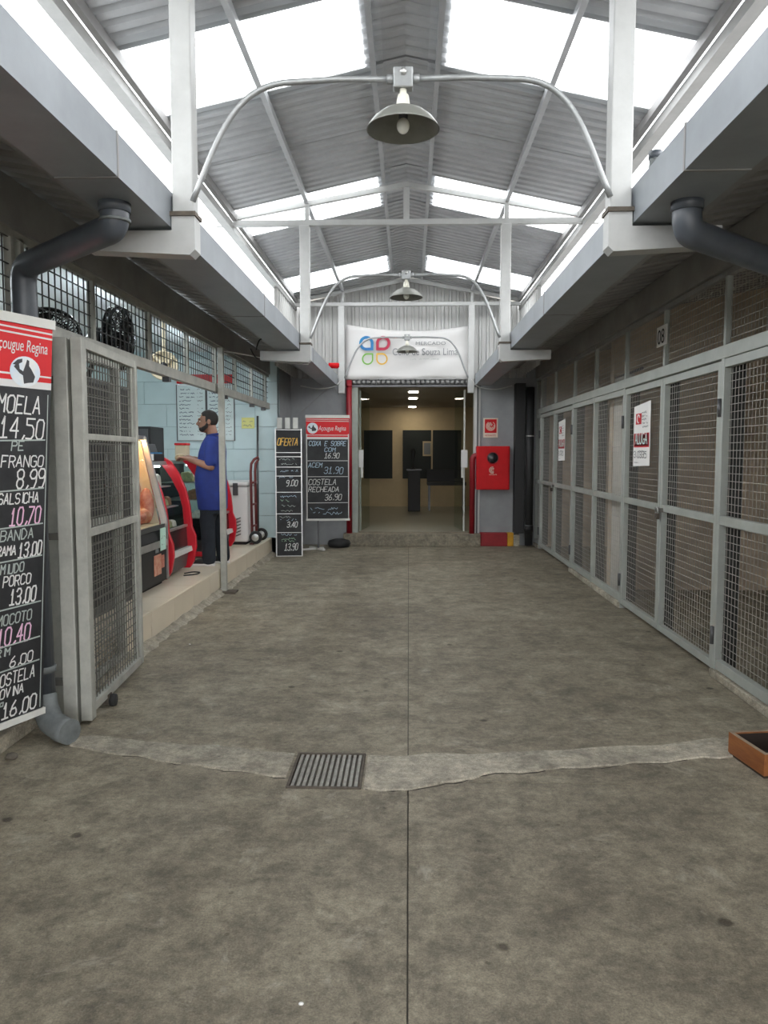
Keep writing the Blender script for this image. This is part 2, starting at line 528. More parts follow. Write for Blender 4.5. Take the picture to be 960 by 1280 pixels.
def corr(mb, p0, wd, ld, nd, width, length, pitch, h, phase=0.0):
    """a trapezoid-ribbed metal sheet: ribs run along ld, repeat along wd"""
    p0, wd, ld, nd = Vector(p0), Vector(wd).normalized(), Vector(ld).normalized(), Vector(nd).normalized()
    n = max(1, round(width / pitch)); pt = width / n
    prof = []
    for i in range(n):
        b = i * pt
        prof += [(b, 0), (b + pt * 0.50, 0), (b + pt * 0.62, h), (b + pt * 0.88, h)]
    prof.append((width, 0))
    vs, fs = [], []
    for (a, z) in prof:
        q = p0 + wd * a + nd * z
        vs += [q, q + ld * length]
    for i in range(len(prof) - 1):
        fs.append((2*i, 2*i+1, 2*i+3, 2*i+2))
    return mb._add(vs, fs)
def gridX(mb, X, y0, y1, z0, z1, sp, w=0.005, szz=None):
    """woven wire mesh in a plane of constant X"""
    sz = szz or sp
    n = max(1, round((y1 - y0) / sp)); m = max(1, round((z1 - z0) / sz))
    for i in range(n + 1):
        y = y0 + (y1 - y0) * i / n
        mb.bar((X, y, z0), (X, y, z1), w, w, up=(1, 0, 0))
    for j in range(m + 1):
        z = z0 + (z1 - z0) * j / m
        mb.bar((X + w * 0.8, y0, z), (X + w * 0.8, y1, z), w, w)
    return mb
def arc(c, r, a0, a1, n, u, w):
    c, u, w = Vector(c), Vector(u), Vector(w)
    return [c + u * (r * math.cos(a0 + (a1 - a0) * i / n)) + w * (r * math.sin(a0 + (a1 - a0) * i / n)) for i in range(n + 1)]

# ================================================================== SETTING
YE = 12.6            # plane of the end wall
CL, CR = -2.08, 2.08 # planes of the shop front and of the cage front
FY = (3.76, 8.07, 12.38)  # roof frames

gnd = box('ground', (-40, -40, -0.30), (40, 60, -0.12), 'ground_far')
struct(gnd, 'plain ground around and beyond the market passage')

# ---- floor: base + concrete slabs with open joints
floor = box('floor', (-6.2, -6, -0.12), (4.5, YE + 0.1, -0.012), 'joint_dark')
struct(floor, 'worn grey concrete passage floor with cut joints')
YJ = [-6.0, -2.6, 3.42, 6.82, 10.3, YE]
for i in range(len(YJ) - 1):
    for (xa, xb) in ((-2.30, 0.0), (0.0, 4.45)):
        g = 0.0026
        ya, yb = YJ[i], YJ[i + 1]
        if ya == 3.42 or yb == 3.42: pass
        mb = MB()
        if xa < 0 and yb == 3.42 or xa < 0 and ya == 3.42:
            # leave the drain pit open under the grate
            gx0, gx1, gy0, gy1 = -0.55, -0.21, 3.33, 3.73
            if yb == 3.42:
                mb.box((xa, ya + g, -0.1), (gx0, yb, 0)); mb.box((gx1, ya + g, -0.1), (xb - g, yb, 0)); mb.box((gx0, ya + g, -0.1), (gx1, gy0, 0))
            else:
                mb.box((xa, ya, -0.1), (gx0, yb - g, 0)); mb.box((gx1, ya, -0.1), (xb - g, yb - g, 0)); mb.box((gx0, gy1, -0.1), (gx1, yb - g, 0))
        else:
            mb.box((xa + (g if xa == 0 else 0), ya + g, -0.1), (xb - (g if xb == 0 else 0), yb - g, 0))
        mb.build('slab', 'concrete', floor)
# mortar repair strip across the passage, ragged edges
def strip(xa, xb, y0f, y1f, seed):
    rnd = random.Random(seed)
    n = max(4, int((xb - xa) / 0.07))
    top = [(xa + (xb - xa) * i / n, y1f(xa + (xb - xa) * i / n) + rnd.uniform(-.012, .012)) for i in range(n + 1)]
    bot = [(xa + (xb - xa) * i / n, y0f(xa + (xb - xa) * i / n) + rnd.uniform(-.014, .014)) for i in range(n + 1)]
    mb = MB(); vs = []; fs = []
    h = 0.007
    for i in range(n + 1):
        (x, y), (x2, y2) = bot[i], top[i]
        vs += [(x, y, 0), (x, y + .006, h), (x2, y2 - .01, h * .6), (x2, y2, 0)]
    for i in range(n):
        a = 4 * i; b = a + 4
        fs += [(a, b, b+1, a+1), (a+1, b+1, b+2, a+2), (a+2, b+2, b+3, a+3)]
    mb._add(vs, fs)
    o = mb.build('mortar_strip', 'mortar', floor)
    return o
def lo_l(x): return 3.45 + .33 * max(0, (-x - .56) / 1.16) ** 1.15 + .012 * math.sin(x * 23)
def lo_r(x): return 3.335 + .012 * math.sin(x * 19) + (.16 * min(1, max(0, x - .05) / .30)) + .25 * max(0, x - .35) / 1.2
strip(-1.74, -0.565, lo_l, lambda x: 3.74 + .20 * ((-x - .56) / 1.16) + .012 * math.sin(x * 11), 1)
strip(-0.20, 1.75, lo_r, lambda x: 3.735 + .07 * x + .06 * x * abs(x) + .01 * math.sin(x * 13), 2)
# crack lines along the front edge of the repair (thin open gaps filled with dirt)
def crack(pts, w=0.006, name='crack'):
    mb = MB()
    for i in range(len(pts) - 1):
        (x, y), (x2, y2) = pts[i], pts[i + 1]
        k = w * random.uniform(.5, 1.2)
        mb._add([(x, y - k, .0008), (x2, y2 - k, .0008), (x2, y2 + k, .0012), (x, y + k, .0012)], [(0, 1, 2, 3)])
    return mb.build(name, 'dirt', floor)
rc = random.Random(5)
crack([(-1.42 + i * .05, lo_l(-1.42 + i * .05) - .004 + rc.uniform(-.008, .008)) for i in range(18)], .005)
crack([(-0.19 + i * .04, lo_r(-.19 + i * .04) - .004 + rc.uniform(-.008, .008)) for i in range(22)], .006)
crack([(0.72 + i * .05, lo_r(.72 + i * .05) - .004 + rc.uniform(-.006, .006)) for i in range(14)], .003)

# ---- end wall
wall_end = thing('wall_end', (0, YE, 0), None, None)
del_keys = [k for k in wall_end.keys()]
struct(wall_end, 'grey end wall with white ribbed metal gable above the doorway')
DX0, DX1, DZ = -0.93, 1.16, 2.62
MB().box((-1.95, YE, 0), (DX0, YE + .2, 2.72)).build('wall_panel', 'wall_grey', wall_end)
MB().box((-6.2, YE, 0), (-1.95, YE + .2, 3.9)).build('wall_panel', 'wall_grey', wall_end)
MB().box((1.90, YE, 0), (4.55, YE + .2, 3.6)).build('wall_panel', 'wall_grey', wall_end)
MB().box((DX1, YE, 0), (1.90, YE + .2, 2.72)).build('wall_panel', 'wall_grey', wall_end)
MB().box((DX0, YE, DZ), (DX1, YE + .2, 2.72)).build('wall_panel', 'wall_grey', wall_end)
# step in front of the door
MB().box((-1.06, YE - .24, 0), (1.16, YE + .2, .20)).build('door_step', 'concrete', wall_end, bevel=.01)
# gable cladding sheets
RZ0, RS = 4.33, 0.218     # roof underside: z = RZ0 - RS*|x - RX|
RX = -0.03
def roof_z(x): return RZ0 - RS * abs(x - RX)
xs = [-1.98, -1.0, RX, 0.94, 1.92]
for i in range(4):
    xa, xb = xs[i], xs[i + 1]
    mb = MB()
    n = 8; pt = (xb - xa) / n
    prof = []
    for k in range(n):
        b = xa + k * pt
        prof += [(b, 0), (b + pt * .5, 0), (b + pt * .62, .035), (b + pt * .88, .035)]
    prof.append((xb, 0))
    vs, fs = [], []
    for (x, d) in prof:
        vs += [(x, YE + .12 - d, 2.66), (x, YE + .12 - d, roof_z(x) - .01)]
    for k in range(len(prof) - 1):
        fs.append((2*k, 2*k+2, 2*k+3, 2*k+1))
    mb._add(vs, fs)
    mb.build('cladding_sheet', 'clad_white', wall_end)
MB().box((-1.98, YE + .05, 2.60), (1.92, YE + .10, 2.68)).build('flashing', 'white_steel', wall_end)
# diagonal braces on the grey wall left of the door
for a, b in (((-1.75, 2.18), (-1.25, 2.62)), ((-1.25, 2.62), (-.98, 2.2))):
    MB().bar((a[0], YE - .012, a[1]), (b[0], YE - .012, b[1]), .012, .012).build('brace', 'beam_grey', wall_end)

# side closure of the raised roof next to the gable
for sx, nm in ((-1.86, 'wall_clerestory_left'), (1.80, 'wall_clerestory_right')):
    o = thing(nm, (sx, 11.8, 2.7), None, None)
    struct(o, 'white ribbed metal closing the roof side beside the gable')
    for k in range(2):
        mb = MB(); corr(mb, (sx, 10.72 + k * .97, 2.72), (0, 1, 0), (0, 0, 1), (1 if sx < 0 else -1, 0, 0), .97, 1.12, .2, .03)
        mb.build('cladding_sheet', 'clad_white', o)

# ---- raised roof
roof = thing('roof', (RX, 4, 4.3), None, None)
struct(roof, 'raised metal roof with translucent skylight sheets')
SW = 1.03
EV = 1.80
L = math.hypot(EV - .16, RS * (EV - .16))
proto = {}
k0 = -9
y0 = 4.72
for side in (-1, 1):
    ld = Vector((side, 0, -RS)).normalized()
    for kind in ('roof_sheet', 'skylight_sheet'):
        mb = MB()
        corr(mb, (RX + side * .16, 0, roof_z(RX + side * .16) + .004), (0, 1, 0), ld, (0, 0, 1), SW + SW / 8, L, SW / 8, .028)
        ob = mb.build(kind, 'zinc' if kind == 'roof_sheet' else 'skylight', roof)
        proto[side, kind] = ob
        COL.objects.unlink(ob)
    for k in range(k0, 8):
        y = y0 + SW * k
        if y > 12.2: continue
        kd = 'skylight_sheet' if k % 3 == 0 else 'roof_sheet'
        p = proto[side, kd]
        c = p.copy(); COL.objects.link(c); c.parent = roof
        c.location = (0, y, (.005 if k % 2 else 0))
# ridge caps, each one metre long with ribs and a fold along the ridge
for k in range(-9, 8):
    y = y0 + SW * k
    if y > 12.2: continue
    if k == -9:
        mb = MB()
        for side in (-1, 1):
            corr(mb, (RX, 0, RZ0 + .012), (0, 1, 0), Vector((side, 0, -RS)), (0, 0, 1), SW + .03, .30, .128, .022)
        cap0 = mb.build('ridge_cap', 'zinc', roof); cap0.location = (0, y, 0)
    else:
        c = cap0.copy(); COL.objects.link(c); c.parent = roof; c.location = (0, y, 0.002 * (k % 2))
# purlins
for side in (-1, 1):
    for d, w in ((.23, .035), (1.02, .04)):
        x = RX + side * d; z = roof_z(x) - .03
        MB().bar((x, -4.5, z), (x, YE, z), w, .06).build('purlin', 'zinc', roof)
    # eave: purlin plus pale fascia channel
    x = RX + side * 1.76; z = roof_z(x) - .03
    MB().bar((x, -4.5, z), (x, YE, z), .045, .07).build('eave_purlin', 'soffit_metal', roof)
    x = RX + side * 1.84
    mb = MB(); mb.box((x - side * .055, -4.5, z - .12), (x + side * .03, YE, z - .045)); 
    mb.build('eave_channel', 'eave_steel', roof)

# ---- steel frames carrying the raised roof
def frame(y, label, last=False):
    t = thing('roof_frame', (RX, y, 2.4), label, 'steel frame', 'white steel frames under the raised roof')
    PX = (-1.075, 0.985)
    ztie = 3.86
    for i, x in enumerate(PX):
        b = 2.64 if not last else 2.46
        MB().box((x - .05, y - .05, b), (x + .05, y + .05, ztie - .03)).build('post', 'white_steel', t, bevel=.006)
        if not last:
            MB().box((x - .062, y - .062, 2.625), (x + .062, y + .062, 2.645)).build('base_plate', 'rust_iron', t)
            s = -1 if x < 0 else 1
            mb = MB()
            mb.prism([(x - s * .055, y - .05, 2.625), (x - s * .055, y - .05, 2.47), (x - s * .03, y - .05, 2.445), (x + s * .47, y - .05, 2.47), (x + s * .47, y - .05, 2.56), (x + s * .055, y - .05, 2.56), (x + s * .055, y - .05, 2.625)], (0, .10, 0))
            mb.build('bracket', 'white_steel', t)
    MB().bar((RX - 1.96, y, ztie), (RX + 1.96, y, ztie), .06, .055).build('tie_beam', 'white_steel', t)
    for s in (-1, 1):
        MB().bar((RX - s * .025, y, 4.2394), (RX + s * 1.86, y, 3.905), .05 - (.004 if s > 0 else 0), .05 - (.003 if s > 0 else 0)).build('rafter', 'white_steel', t)
        MB().box((RX + s * 1.02 - .022, y - .022, ztie), (RX + s * 1.02 + .022, y + .022, 4.06)).build('strut', 'white_steel', t)
    MB().box((RX - .03, y - .02, ztie), (RX + .03, y + .02, 4.205)).build('king_post', 'white_steel', t)
    return t
frame(FY[0], 'white steel roof frame whose posts stand beside the large lamp')
frame(FY[1], 'white steel roof frame with tie beam crossing halfway down the passage')
frame(FY[2], 'white steel roof frame against the ribbed metal gable', True)

# ---- gutters
def gutter(s, xin, label):
    t = thing('gutter', (s * abs(xin), 4, 2.57), label, 'gutter', 'grey box gutters along the passage')
    xo = xin + s * .25
    ys = [-5.0, -2.0, 1.0, 3.05, 6.1, 9.2, 12.30]
    for a, b in zip(ys[:-1], ys[1:]):
        mb = MB()
        mb.prism([(xin, a, 2.575), (xo, a, 2.575), (xo, a, 2.80), (xo - s * .012, a, 2.80), (xo - s * .012, a, 2.59), (xin + s * .012, a, 2.59), (xin + s * .012, a, 2.745), (xin, a, 2.745)], (0, b - a - .006, 0))
        mb.build('gutter_section', 'gutter_paint', t)
        if b < 12:
            mb = MB(); mb.prism([(xin - s * .004, b - .01, 2.571), (xo, b - .01, 2.571), (xo, b - .01, 2.585), (xin + s * .008, b - .01, 2.585), (xin + s * .008, b - .01, 2.75), (xin - s * .004, b - .01, 2.75)], (0, .014, 0))
            mb.build('joint_cover', 'soffit_metal', t)
    MB().box((min(xin, xo), 12.294, 2.575), (max(xin, xo), 12.31, 2.76)).build('end_cap', 'gutter_paint', t)
    return t
gutter(-1, -1.135, 'grey box gutter over the open butcher shop front')
gutter(1, 1.045, 'grey box gutter over the row of wire cages')

# ---- canopy roofs behind the gutters (ribbed soffits), running on over the stalls
for s, xin, nm, xend in ((-1, -1.30, 'roof_canopy_left', 5.0), (1, 1.21, 'roof_canopy_right', 3.3)):
    t = thing(nm, (xin, 4, 2.8), None, None)
    struct(t, 'ribbed metal canopy roof sloping to the gutter')
    sl = 0.19
    ld = Vector((s, 0, sl)).normalized()
    ln = xend / abs(ld.x)
    p = None
    for k in range(17):
        y = -4.6 + k * 1.02
        if p is None:
            mb = MB(); corr(mb, (xin, y, 2.775), (0, 1, 0), ld, (0, 0, 1), 1.19, ln, .17, .03)
            p = mb.build('canopy_sheet', 'soffit_metal', t)
        else:
            piece(p, t, (0, 1.02 * k, .003 * (k % 2)))
    # purlins under the sheets
    for d in (.34,):
        x = xin + s * d
        MB().bar((x, -4.6, 2.775 + sl * d - .035), (x, 12.5, 2.775 + sl * d - .035), .05, .06).build('purlin', 'beam_grey', t)
# lintel beams above the two fronts
struct(box('lintel_left', (-2.18, -4.6, 2.66), (-2.04, 12.6, 2.91), 'beam_grey'), 'grey beam above the mesh of the shop front')
struct(box('lintel_right', (2.04, -4.6, 2.70), (2.18, 12.6, 2.93), 'beam_grey'), 'dark beam above the mesh of the cages')

# ---- interior of the right-hand cages
struct(box('wall_right', (4.40, -6, 0), (4.55, YE, 3.5), 'plaster_brown'), 'brown plaster back wall of the cages')
for y, nm in ((8.5, 'wall_partition'), (12.45, 'wall_partition_far'), (1.6, 'wall_partition_near')):
    mb = MB()
    mb.prism([(2.22, y, 0), (4.40, y, 0), (4.40, y, 3.40), (2.22, y, 2.98)], (0, .12, 0))
    struct(mb.build(nm, 'plaster_brown'), 'brown plaster partition between the wire cages')

# ---- left-hand shop: raised tiled floor, walls
SX = -2.055    # step face
tf = box('floor_shop', (-6.1, 4.15, 0), (SX, 11.35, .235), 'tile_grout')
struct(tf, 'raised cream tiled floor of the butcher shop')
TS = .60
tile0 = None
for i in range(12):
    for j in range(3):
        ya = 4.17 + i * TS; yb = min(ya + TS - .006, 11.34)
        xb = SX - j * TS; xa = xb - TS + .006
        if yb - ya < .3: continue
        if tile0 is None:
            tile0 = box('tile', (xa, ya, .2352), (xb, yb, .25), 'tile_cream', tf, bevel=.002)
        else:
            piece(tile0, tf, (-j * TS, i * TS, 0))
box('tile_field', (-6.1, 4.16, .2352), (SX - 3 * TS, 11.34, .25), 'tile_cream', tf)
r0 = None
for i in range(12):
    ya = 4.17 + i * TS
    if r0 is None: r0 = box('riser_tile', (SX, ya, .0), (SX + .012, ya + TS - .005, .245), 'tile_cream', tf, bevel=.002)
    else: piece(r0, tf, (0, i * TS, 0))
# worn cement fillet at the foot of the step
mb = MB(); n = 60; vs = []; fs = []
for i in range(n + 1):
    y = 4.6 + (11.3 - 4.6) * i / n
    w = .05 + random.uniform(0, .05)
    vs += [(SX + .01, y, .035 + random.uniform(0, .02)), (SX + .012 + w, y, .001)]
for i in range(n): fs.append((2*i, 2*i+1, 2*i+3, 2*i+2))
mb._add(vs, fs).build('cement_fillet', 'mortar', tf)

ws = box('wall_shop', (-6.1, 11.36, 0), (-1.93, 11.5, 3.3), 'grout')
struct(ws, 'pale blue painted block wall at the end of the shop')
b0 = None
BW, BH = .66, .33
for r in range(8):
    for c in range(6):
        x0 = -1.94 - (c + 1) * BW + (BW / 2 if r % 2 else 0)
        off = (-(c) * BW + (BW / 2 if r % 2 else 0), 0, r * BH)
        if r % 2 and c == 0:
            box('block', (-1.94 - BW / 2 + .004, 11.345, .25 + r * BH), (-1.94, 11.36, .25 + (r + 1) * BH - .006), 'wall_cyan', ws, bevel=.003); continue
        if b0 is None:
            b0 = box('block', (-1.94 - BW + .006, 11.345, .25), (-1.94, 11.36, .25 + BH - .006), 'wall_cyan', ws, bevel=.003)
        else: piece(b0, ws, off)
struct(box('wall_left', (-6.2, -6, 0), (-6.1, 11.5, 3.9), 'wall_cyan'), 'pale blue side wall deep inside the shop')
struct(box('wall_shop_near', (-6.1, 2.0, 0), (-2.25, 2.15, 3.6), 'wall_cyan'), 'pale wall closing the near end of the shop')
struct(box('ceiling_shop', (-6.1, 2.15, 2.99), (-2.19, 11.36, 3.03), 'shop_ceiling'), 'pale ceiling inside the butcher shop')
struct(box('wall_corner', (-2.2, 11.36, 0), (-1.93, YE, 2.9), 'wall_grey'), 'grey corner wall between shop and end wall')

# brick pier at the near end of the shop front
pier = box('wall_pier', (-2.42, 2.9, 0), (-2.20, 3.92, 2.70), 'brick_mortar')
struct(pier, 'tan brick pier behind the mesh at the near end')
q0 = None; h0 = None
for r in range(30):
    z = .02 + r * .088
    for c in range(4):
        off = .125 if r % 2 else 0
        ya = 2.905 + c * .25 + off
        if ya + .24 > 3.93: continue
        if q0 is None: q0 = box('brick', (-2.205, 2.905, .02), (-2.185, 3.145, .098), 'brick_tan', pier, bevel=.004)
        else: piece(q0, pier, (0, ya - 2.905, r * .088))

# near sides of the passage behind the camera's shoulders
struct(box('wall_near_left', (-2.30, -6, 0), (-2.15, 2.0, 2.7), 'wall_grey'), 'grey wall along the passage before the shop')

# ---- hall behind the doorway
struct(box('floor_hall', (-3.2, YE + .2, -.1), (3.4, 19.0, .20), 'hall_floor'), 'shiny tiled floor of the hall behind the door')
struct(box('ceiling_hall', (-3.2, YE + .2, 2.62), (3.4, 19.0, 2.75), 'hall_ceiling'), 'ceiling of the hall behind the door')
hb = box('wall_hall', (-3.2, 18.9, .2), (3.4, 19.1, 2.75), 'hall_beige')
struct(hb, 'beige back wall of the hall with dark windows')
struct(box('wall_hall_left', (-3.3, YE + .2, .2), (-3.2, 19.0, 2.75), 'hall_beige'))
struct(box('wall_hall_right', (3.4, YE + .2, .2), (3.5, 19.0, 2.75), 'hall_beige'))
for i, (xa, xb) in enumerate(((-1.12, -.38), (-.17, 1.30))):
    w = box('window_%d' % (i + 1), (xa, 18.86, .86), (xb, 18.905, 2.10), 'hall_beige')
    struct(w, 'dark window in the beige hall wall')
    n = 1 if i == 0 else 2
    for k in range(n):
        a = xa + (xb - xa) * k / n + .02; b = xa + (xb - xa) * (k + 1) / n - .02
        box('pane', (a, 18.85, .89), (b, 18.862, 2.07), 'dark_pane', w)

# ================================================================== OVERHEAD THINGS
# ---- industrial lamps on arched conduits
def lamp(y, label, Z0=3.31):
    X0 = RX
    t = thing('pendant_lamp', (X0, y - .09, Z0), label, 'lamp', 'grey bell lamps on arched conduits')
    yy = y - .09
    jb = MB().box((X0 - .045, yy - .03, Z0 - .045), (X0 + .045, yy + .03, Z0 + .045)).build('junction_box', 'conduit', t, bevel=.006)
    MB().lathe([(0, .012), (.014, .012), (.017, 0), (.017, -.01)], (X0, yy - .032, Z0 + .02), 12, axis=(0, -1, 0)).build('screw', 'steel', jb)
    for s, xe in ((-1, -1.03), (1, .94)):
        pts = [Vector((X0 + s * .04, yy, Z0)), Vector((X0 + s * .30, yy, Z0 + .004)), Vector((X0 + s * .50, yy, Z0 - .005))]
        P0 = Vector((X0 + s * .50, yy, Z0 - .005)); P3 = Vector((xe - s * .015, yy, 2.68))
        P1 = P0 + Vector((s * .27, 0, 0)); P2 = P3 + Vector((-s * .14, 0, .33))
        for i in range(1, 17):
            u = i / 16
            pts.append(P0 * (1-u)**3 + P1 * 3*u*(1-u)**2 + P2 * 3*u*u*(1-u) + P3 * u**3)
        MB().tube(pts, .0145, 8).build('conduit', 'conduit', t)
        MB().tube([(X0 + s * .04, yy, Z0), (X0 + s * .075, yy, Z0)], .021, 10).build('coupling', 'conduit', t)
    MB().lathe([(0, -.04), (.016, -.04), (.016, -.065), (.024, -.07), (.030, -.10), (.034, -.135), (0, -.135)], (X0, yy, Z0), 16).build('socket', 'ceramic', t)
    pr = [(.03, -.125), (.055, -.13), (.10, -.15), (.138, -.18), (.164, -.215), (.169, -.225), (.162, -.223), (.134, -.187), (.097, -.158), (.055, -.139), (.03, -.135)]
    MB().lathe(pr, (X0, yy, Z0), 36).build('shade', 'lamp_grey', t)
    MB().lathe([(0, -.135), (.022, -.137), (.022, -.175), (.0, -.175)], (X0, yy, Z0), 14).build('bulb_neck', 'dark_steel', t)
    MB().ell((X0, yy, Z0 - .207), (.030, .030, .036), 16, 10).build('bulb', 'bulb_white', t)
    return t
lamp(FY[0], 'large grey bell lamp hanging between the two thick white posts', 3.215)
lamp(FY[1], 'grey bell lamp hanging in front of the ribbed metal gable')
lamp(FY[2] - .12, 'small grey bell lamp hanging over the white logo banner')

# ---- drain pipes
def pipe(name, pts, r, label, m='pvc_grey', collars=(), bend=.09):
    """a plastic pipe with rounded elbows"""
    P = [Vector(p) for p in pts]
    out = [P[0]]
    for i in range(1, len(P) - 1):
        a = (P[i-1] - P[i]).normalized(); b = (P[i+1] - P[i]).normalized()
        k = min(bend, (P[i-1]-P[i]).length * .45, (P[i+1]-P[i]).length * .45)
        for q in range(9):
            u = q / 8
            out.append((P[i] + a * k) * (1-u)**2 + P[i] * 2*u*(1-u) + (P[i] + b * k) * u*u)
    out.append(P[-1])
    xs = [p.x for p in P]; ys = [p.y for p in P]
    t = thing(name, (P[-1].x, P[-1].y, min(p.z for p in P)), label, 'pipe')
    MB().tube(out, r, 18).build('pipe_run', m, t)
    for (c, d, l, cm) in collars:
        c = Vector(c); d = Vector(d).normalized()
        MB().tube([c - d * l / 2, c + d * l / 2], r * 1.1, 18).build('collar', cm, t)
    return t
dp = pipe('drain_pipe', [(-1.27, 3.36, 2.60), (-1.27, 3.36, 2.475), (-1.95, 3.90, 2.44), (-1.945, 3.95, .20)], .062,
     'dark plastic downpipe bending from the gutter down behind the price list', 'pvc_grey',
     [((-1.27, 3.36, 2.56), (0, 0, 1), .05, 'pvc_grey'), ((-1.27, 3.36, 2.50), (0, 0, 1), .012, 'pvc_worn'), ((-1.945, 3.95, .36), (0, 0, 1), .035, 'pvc_worn')])
o = MB().tube([(-1.943, 3.948, .22), (-1.93, 3.935, .15), (-1.88, 3.895, .09), (-1.80, 3.845, .067), (-1.745, 3.815, .066)], .066, 18).build('elbow', 'pvc_worn', dp)
pipe('drain_pipe', [(1.19, 3.42, 2.60), (1.19, 3.42, 2.45), (1.985, 4.06, 2.42), (1.985, 4.06, .05)], .062,
     'dark plastic drain pipe under the canopy above the cages', 'pvc_grey',
     [((1.19, 3.42, 2.56), (0, 0, 1), .05, 'pvc_grey'), ((1.19, 3.42, 2.59), (0, 0, 1), .012, 'pvc_worn')])
pipe('drain_pipe', [(1.43, 4.66, 3.24), (1.43, 4.66, 3.14), (1.27, 4.60, 2.66)], .036,
     'short grey pipe rising out of the gutter beneath the roof eave', 'pvc_worn', [((1.43, 4.66, 3.23), (0, 0, 1), .04, 'pvc_grey')], .05)
pipe('drain_pipe', [(1.93, 12.36, 2.55), (1.93, 12.36, .03)], .062, 'black vertical downpipe beside the fire hose cabinet wall', 'black_matt',
     [((1.93, 12.36, 1.78), (0, 0, 1), .02, 'steel'), ((1.93, 12.36, .30), (0, 0, 1), .10, 'black_matt'), ((1.93, 12.36, .35), (0, 0, 1), .015, 'pvc_worn')])
o = box('recess_shade', (1.70, 12.40, .22), (1.86, 12.59, 2.62), 'black_matt', bevel=.006)  # black block put where the recess beside the wall lies in shade
tag(o, 'black block as shade of the recess between fire cabinet wall and downpipe', 'column')

# ---- cables under the canopies
def cable(pts, r, label, m='cable_black'):
    P = [Vector(p) for p in pts]; out = []
    for i in range(len(P) - 1):
        p0 = P[max(0, i-1)]; p1 = P[i]; p2 = P[i+1]; p3 = P[min(len(P)-1, i+2)]
        for k in range(8):
            u = k / 8
            out.append(0.5 * ((2*p1) + (p2-p0)*u + (2*p0-5*p1+4*p2-p3)*u*u + (-p0+3*p1-3*p2+p3)*u**3))
    out.append(P[-1])
    return tag(MB().tube(out, r, 6).build('cable', m), label, 'cable')
cable([(-1.99, 8.3, 2.60), (-1.75, 8.55, 2.58), (-1.45, 8.9, 2.545), (-1.2, 9.2, 2.56)], .008, 'thin pale cable strung from the shop post to the gutter', 'cable_white')
cable([(-1.62, 8.20, 2.60), (-1.60, 8.4, 2.74), (-1.48, 8.7, 2.70), (-1.50, 8.75, 2.58), (-1.66, 8.5, 2.54), (-1.70, 8.3, 2.62)], .007, 'dark coil of cable looped under the shop canopy')
cable([(-1.06, 12.25, 2.66), (-1.2, 12.2, 2.55), (-1.45, 12.15, 2.52), (-1.7, 12.1, 2.56)], .01, 'pale cable sagging at the end of the shop gutter', 'cable_white')
cable([(.98, 12.25, 2.66), (1.1, 12.2, 2.54), (1.35, 12.15, 2.50), (1.6, 12.1, 2.55)], .01, 'pale cable sagging at the end of the cage gutter', 'cable_white')

# ================================================================== RIGHT: WIRE CAGES
YP = [2.85, 4.0, 5.16, 6.36, 7.48, 8.67, 9.77, 11.03, 12.17, 12.56]
cage = thing('wire_cage', (CR, 8, 0), 'long grey steel cage front with wire mesh along the passage', 'cage')
ZR, ZM, ZT = 2.12, 1.06, 2.68
FIX = [(2.85, 4.0), (4.0, 5.16), (7.48, 8.67), (8.67, 9.77), (12.17, 12.56)]
GATES = [(5.16, 6.36), (6.36, 7.48), (9.77, 11.03), (11.03, 12.17)]
for y in YP:
    lo = .0
    if y in (6.36, 11.03):  # leaves meet here: only the upper mullion is fixed
        lo = ZR + .05
    MB().box((CR - .025, y - .025, lo), (CR + .025, y + .025, ZR + .05)).build('post', 'frame_paint', cage, bevel=.003) if lo < 1 else None
    MB().box((CR - .02, y - .018, ZR + .085), (CR + .02, y + .018, ZT)).build('mullion', 'frame_paint', cage, bevel=.003)
    if lo < 1: MB().box((CR + .026, y - .024, .06), (CR + .12, y + .024, ZR)).build('inner_channel', 'frame_shaded', cage)
MB().box((CR - .03, 2.85, ZR), (CR + .03, 12.56, ZR + .085)).build('top_rail', 'frame_paint', cage, bevel=.004)
MB().box((CR - .02, 2.85, ZT - .03), (CR + .02, 12.56, ZT + .01)).build('head_rail', 'beam_grey', cage)
for (a, b) in FIX:
    MB().box((CR - .022, a + .025, ZM - .03), (CR + .022, b - .025, ZM + .03)).build('middle_rail', 'frame_paint', cage, bevel=.003)
    MB().box((CR - .022, a + .025, .06), (CR + .022, b - .025, .125)).build('bottom_rail', 'frame_paint', cage, bevel=.003)
    MB().box((CR - .022, a + .025, ZR - .06), (CR + .022, b - .025, ZR - .004)).build('panel_rail', 'frame_paint', cage, bevel=.003)
    MB().box((CR - .045, a - .02, 0), (CR + .10, b + .02, .055)).build('kerb', 'mortar', cage, bevel=.01)
    o = gridX(MB(), CR + .012, a + .02, b - .02, .12, ZR - .05, .05, .0030).build('wire_mesh', 'wire_zinc', cage); o['kind'] = 'stuff'
for a, b in zip(YP[:-1], YP[1:]):
    o = gridX(MB(), CR + .012, a + .02, b - .02, ZR + .08, ZT - .02, .05, .0034).build('wire_mesh', 'wire_zinc', cage); o['kind'] = 'stuff'
GL = ['grey mesh cage gate nearest the wooden crate', 'grey mesh cage gate carrying the larger red and white rental poster',
      'grey mesh cage gate with the farther, smaller-looking rental poster', 'grey mesh cage gate closest to the black downpipe']
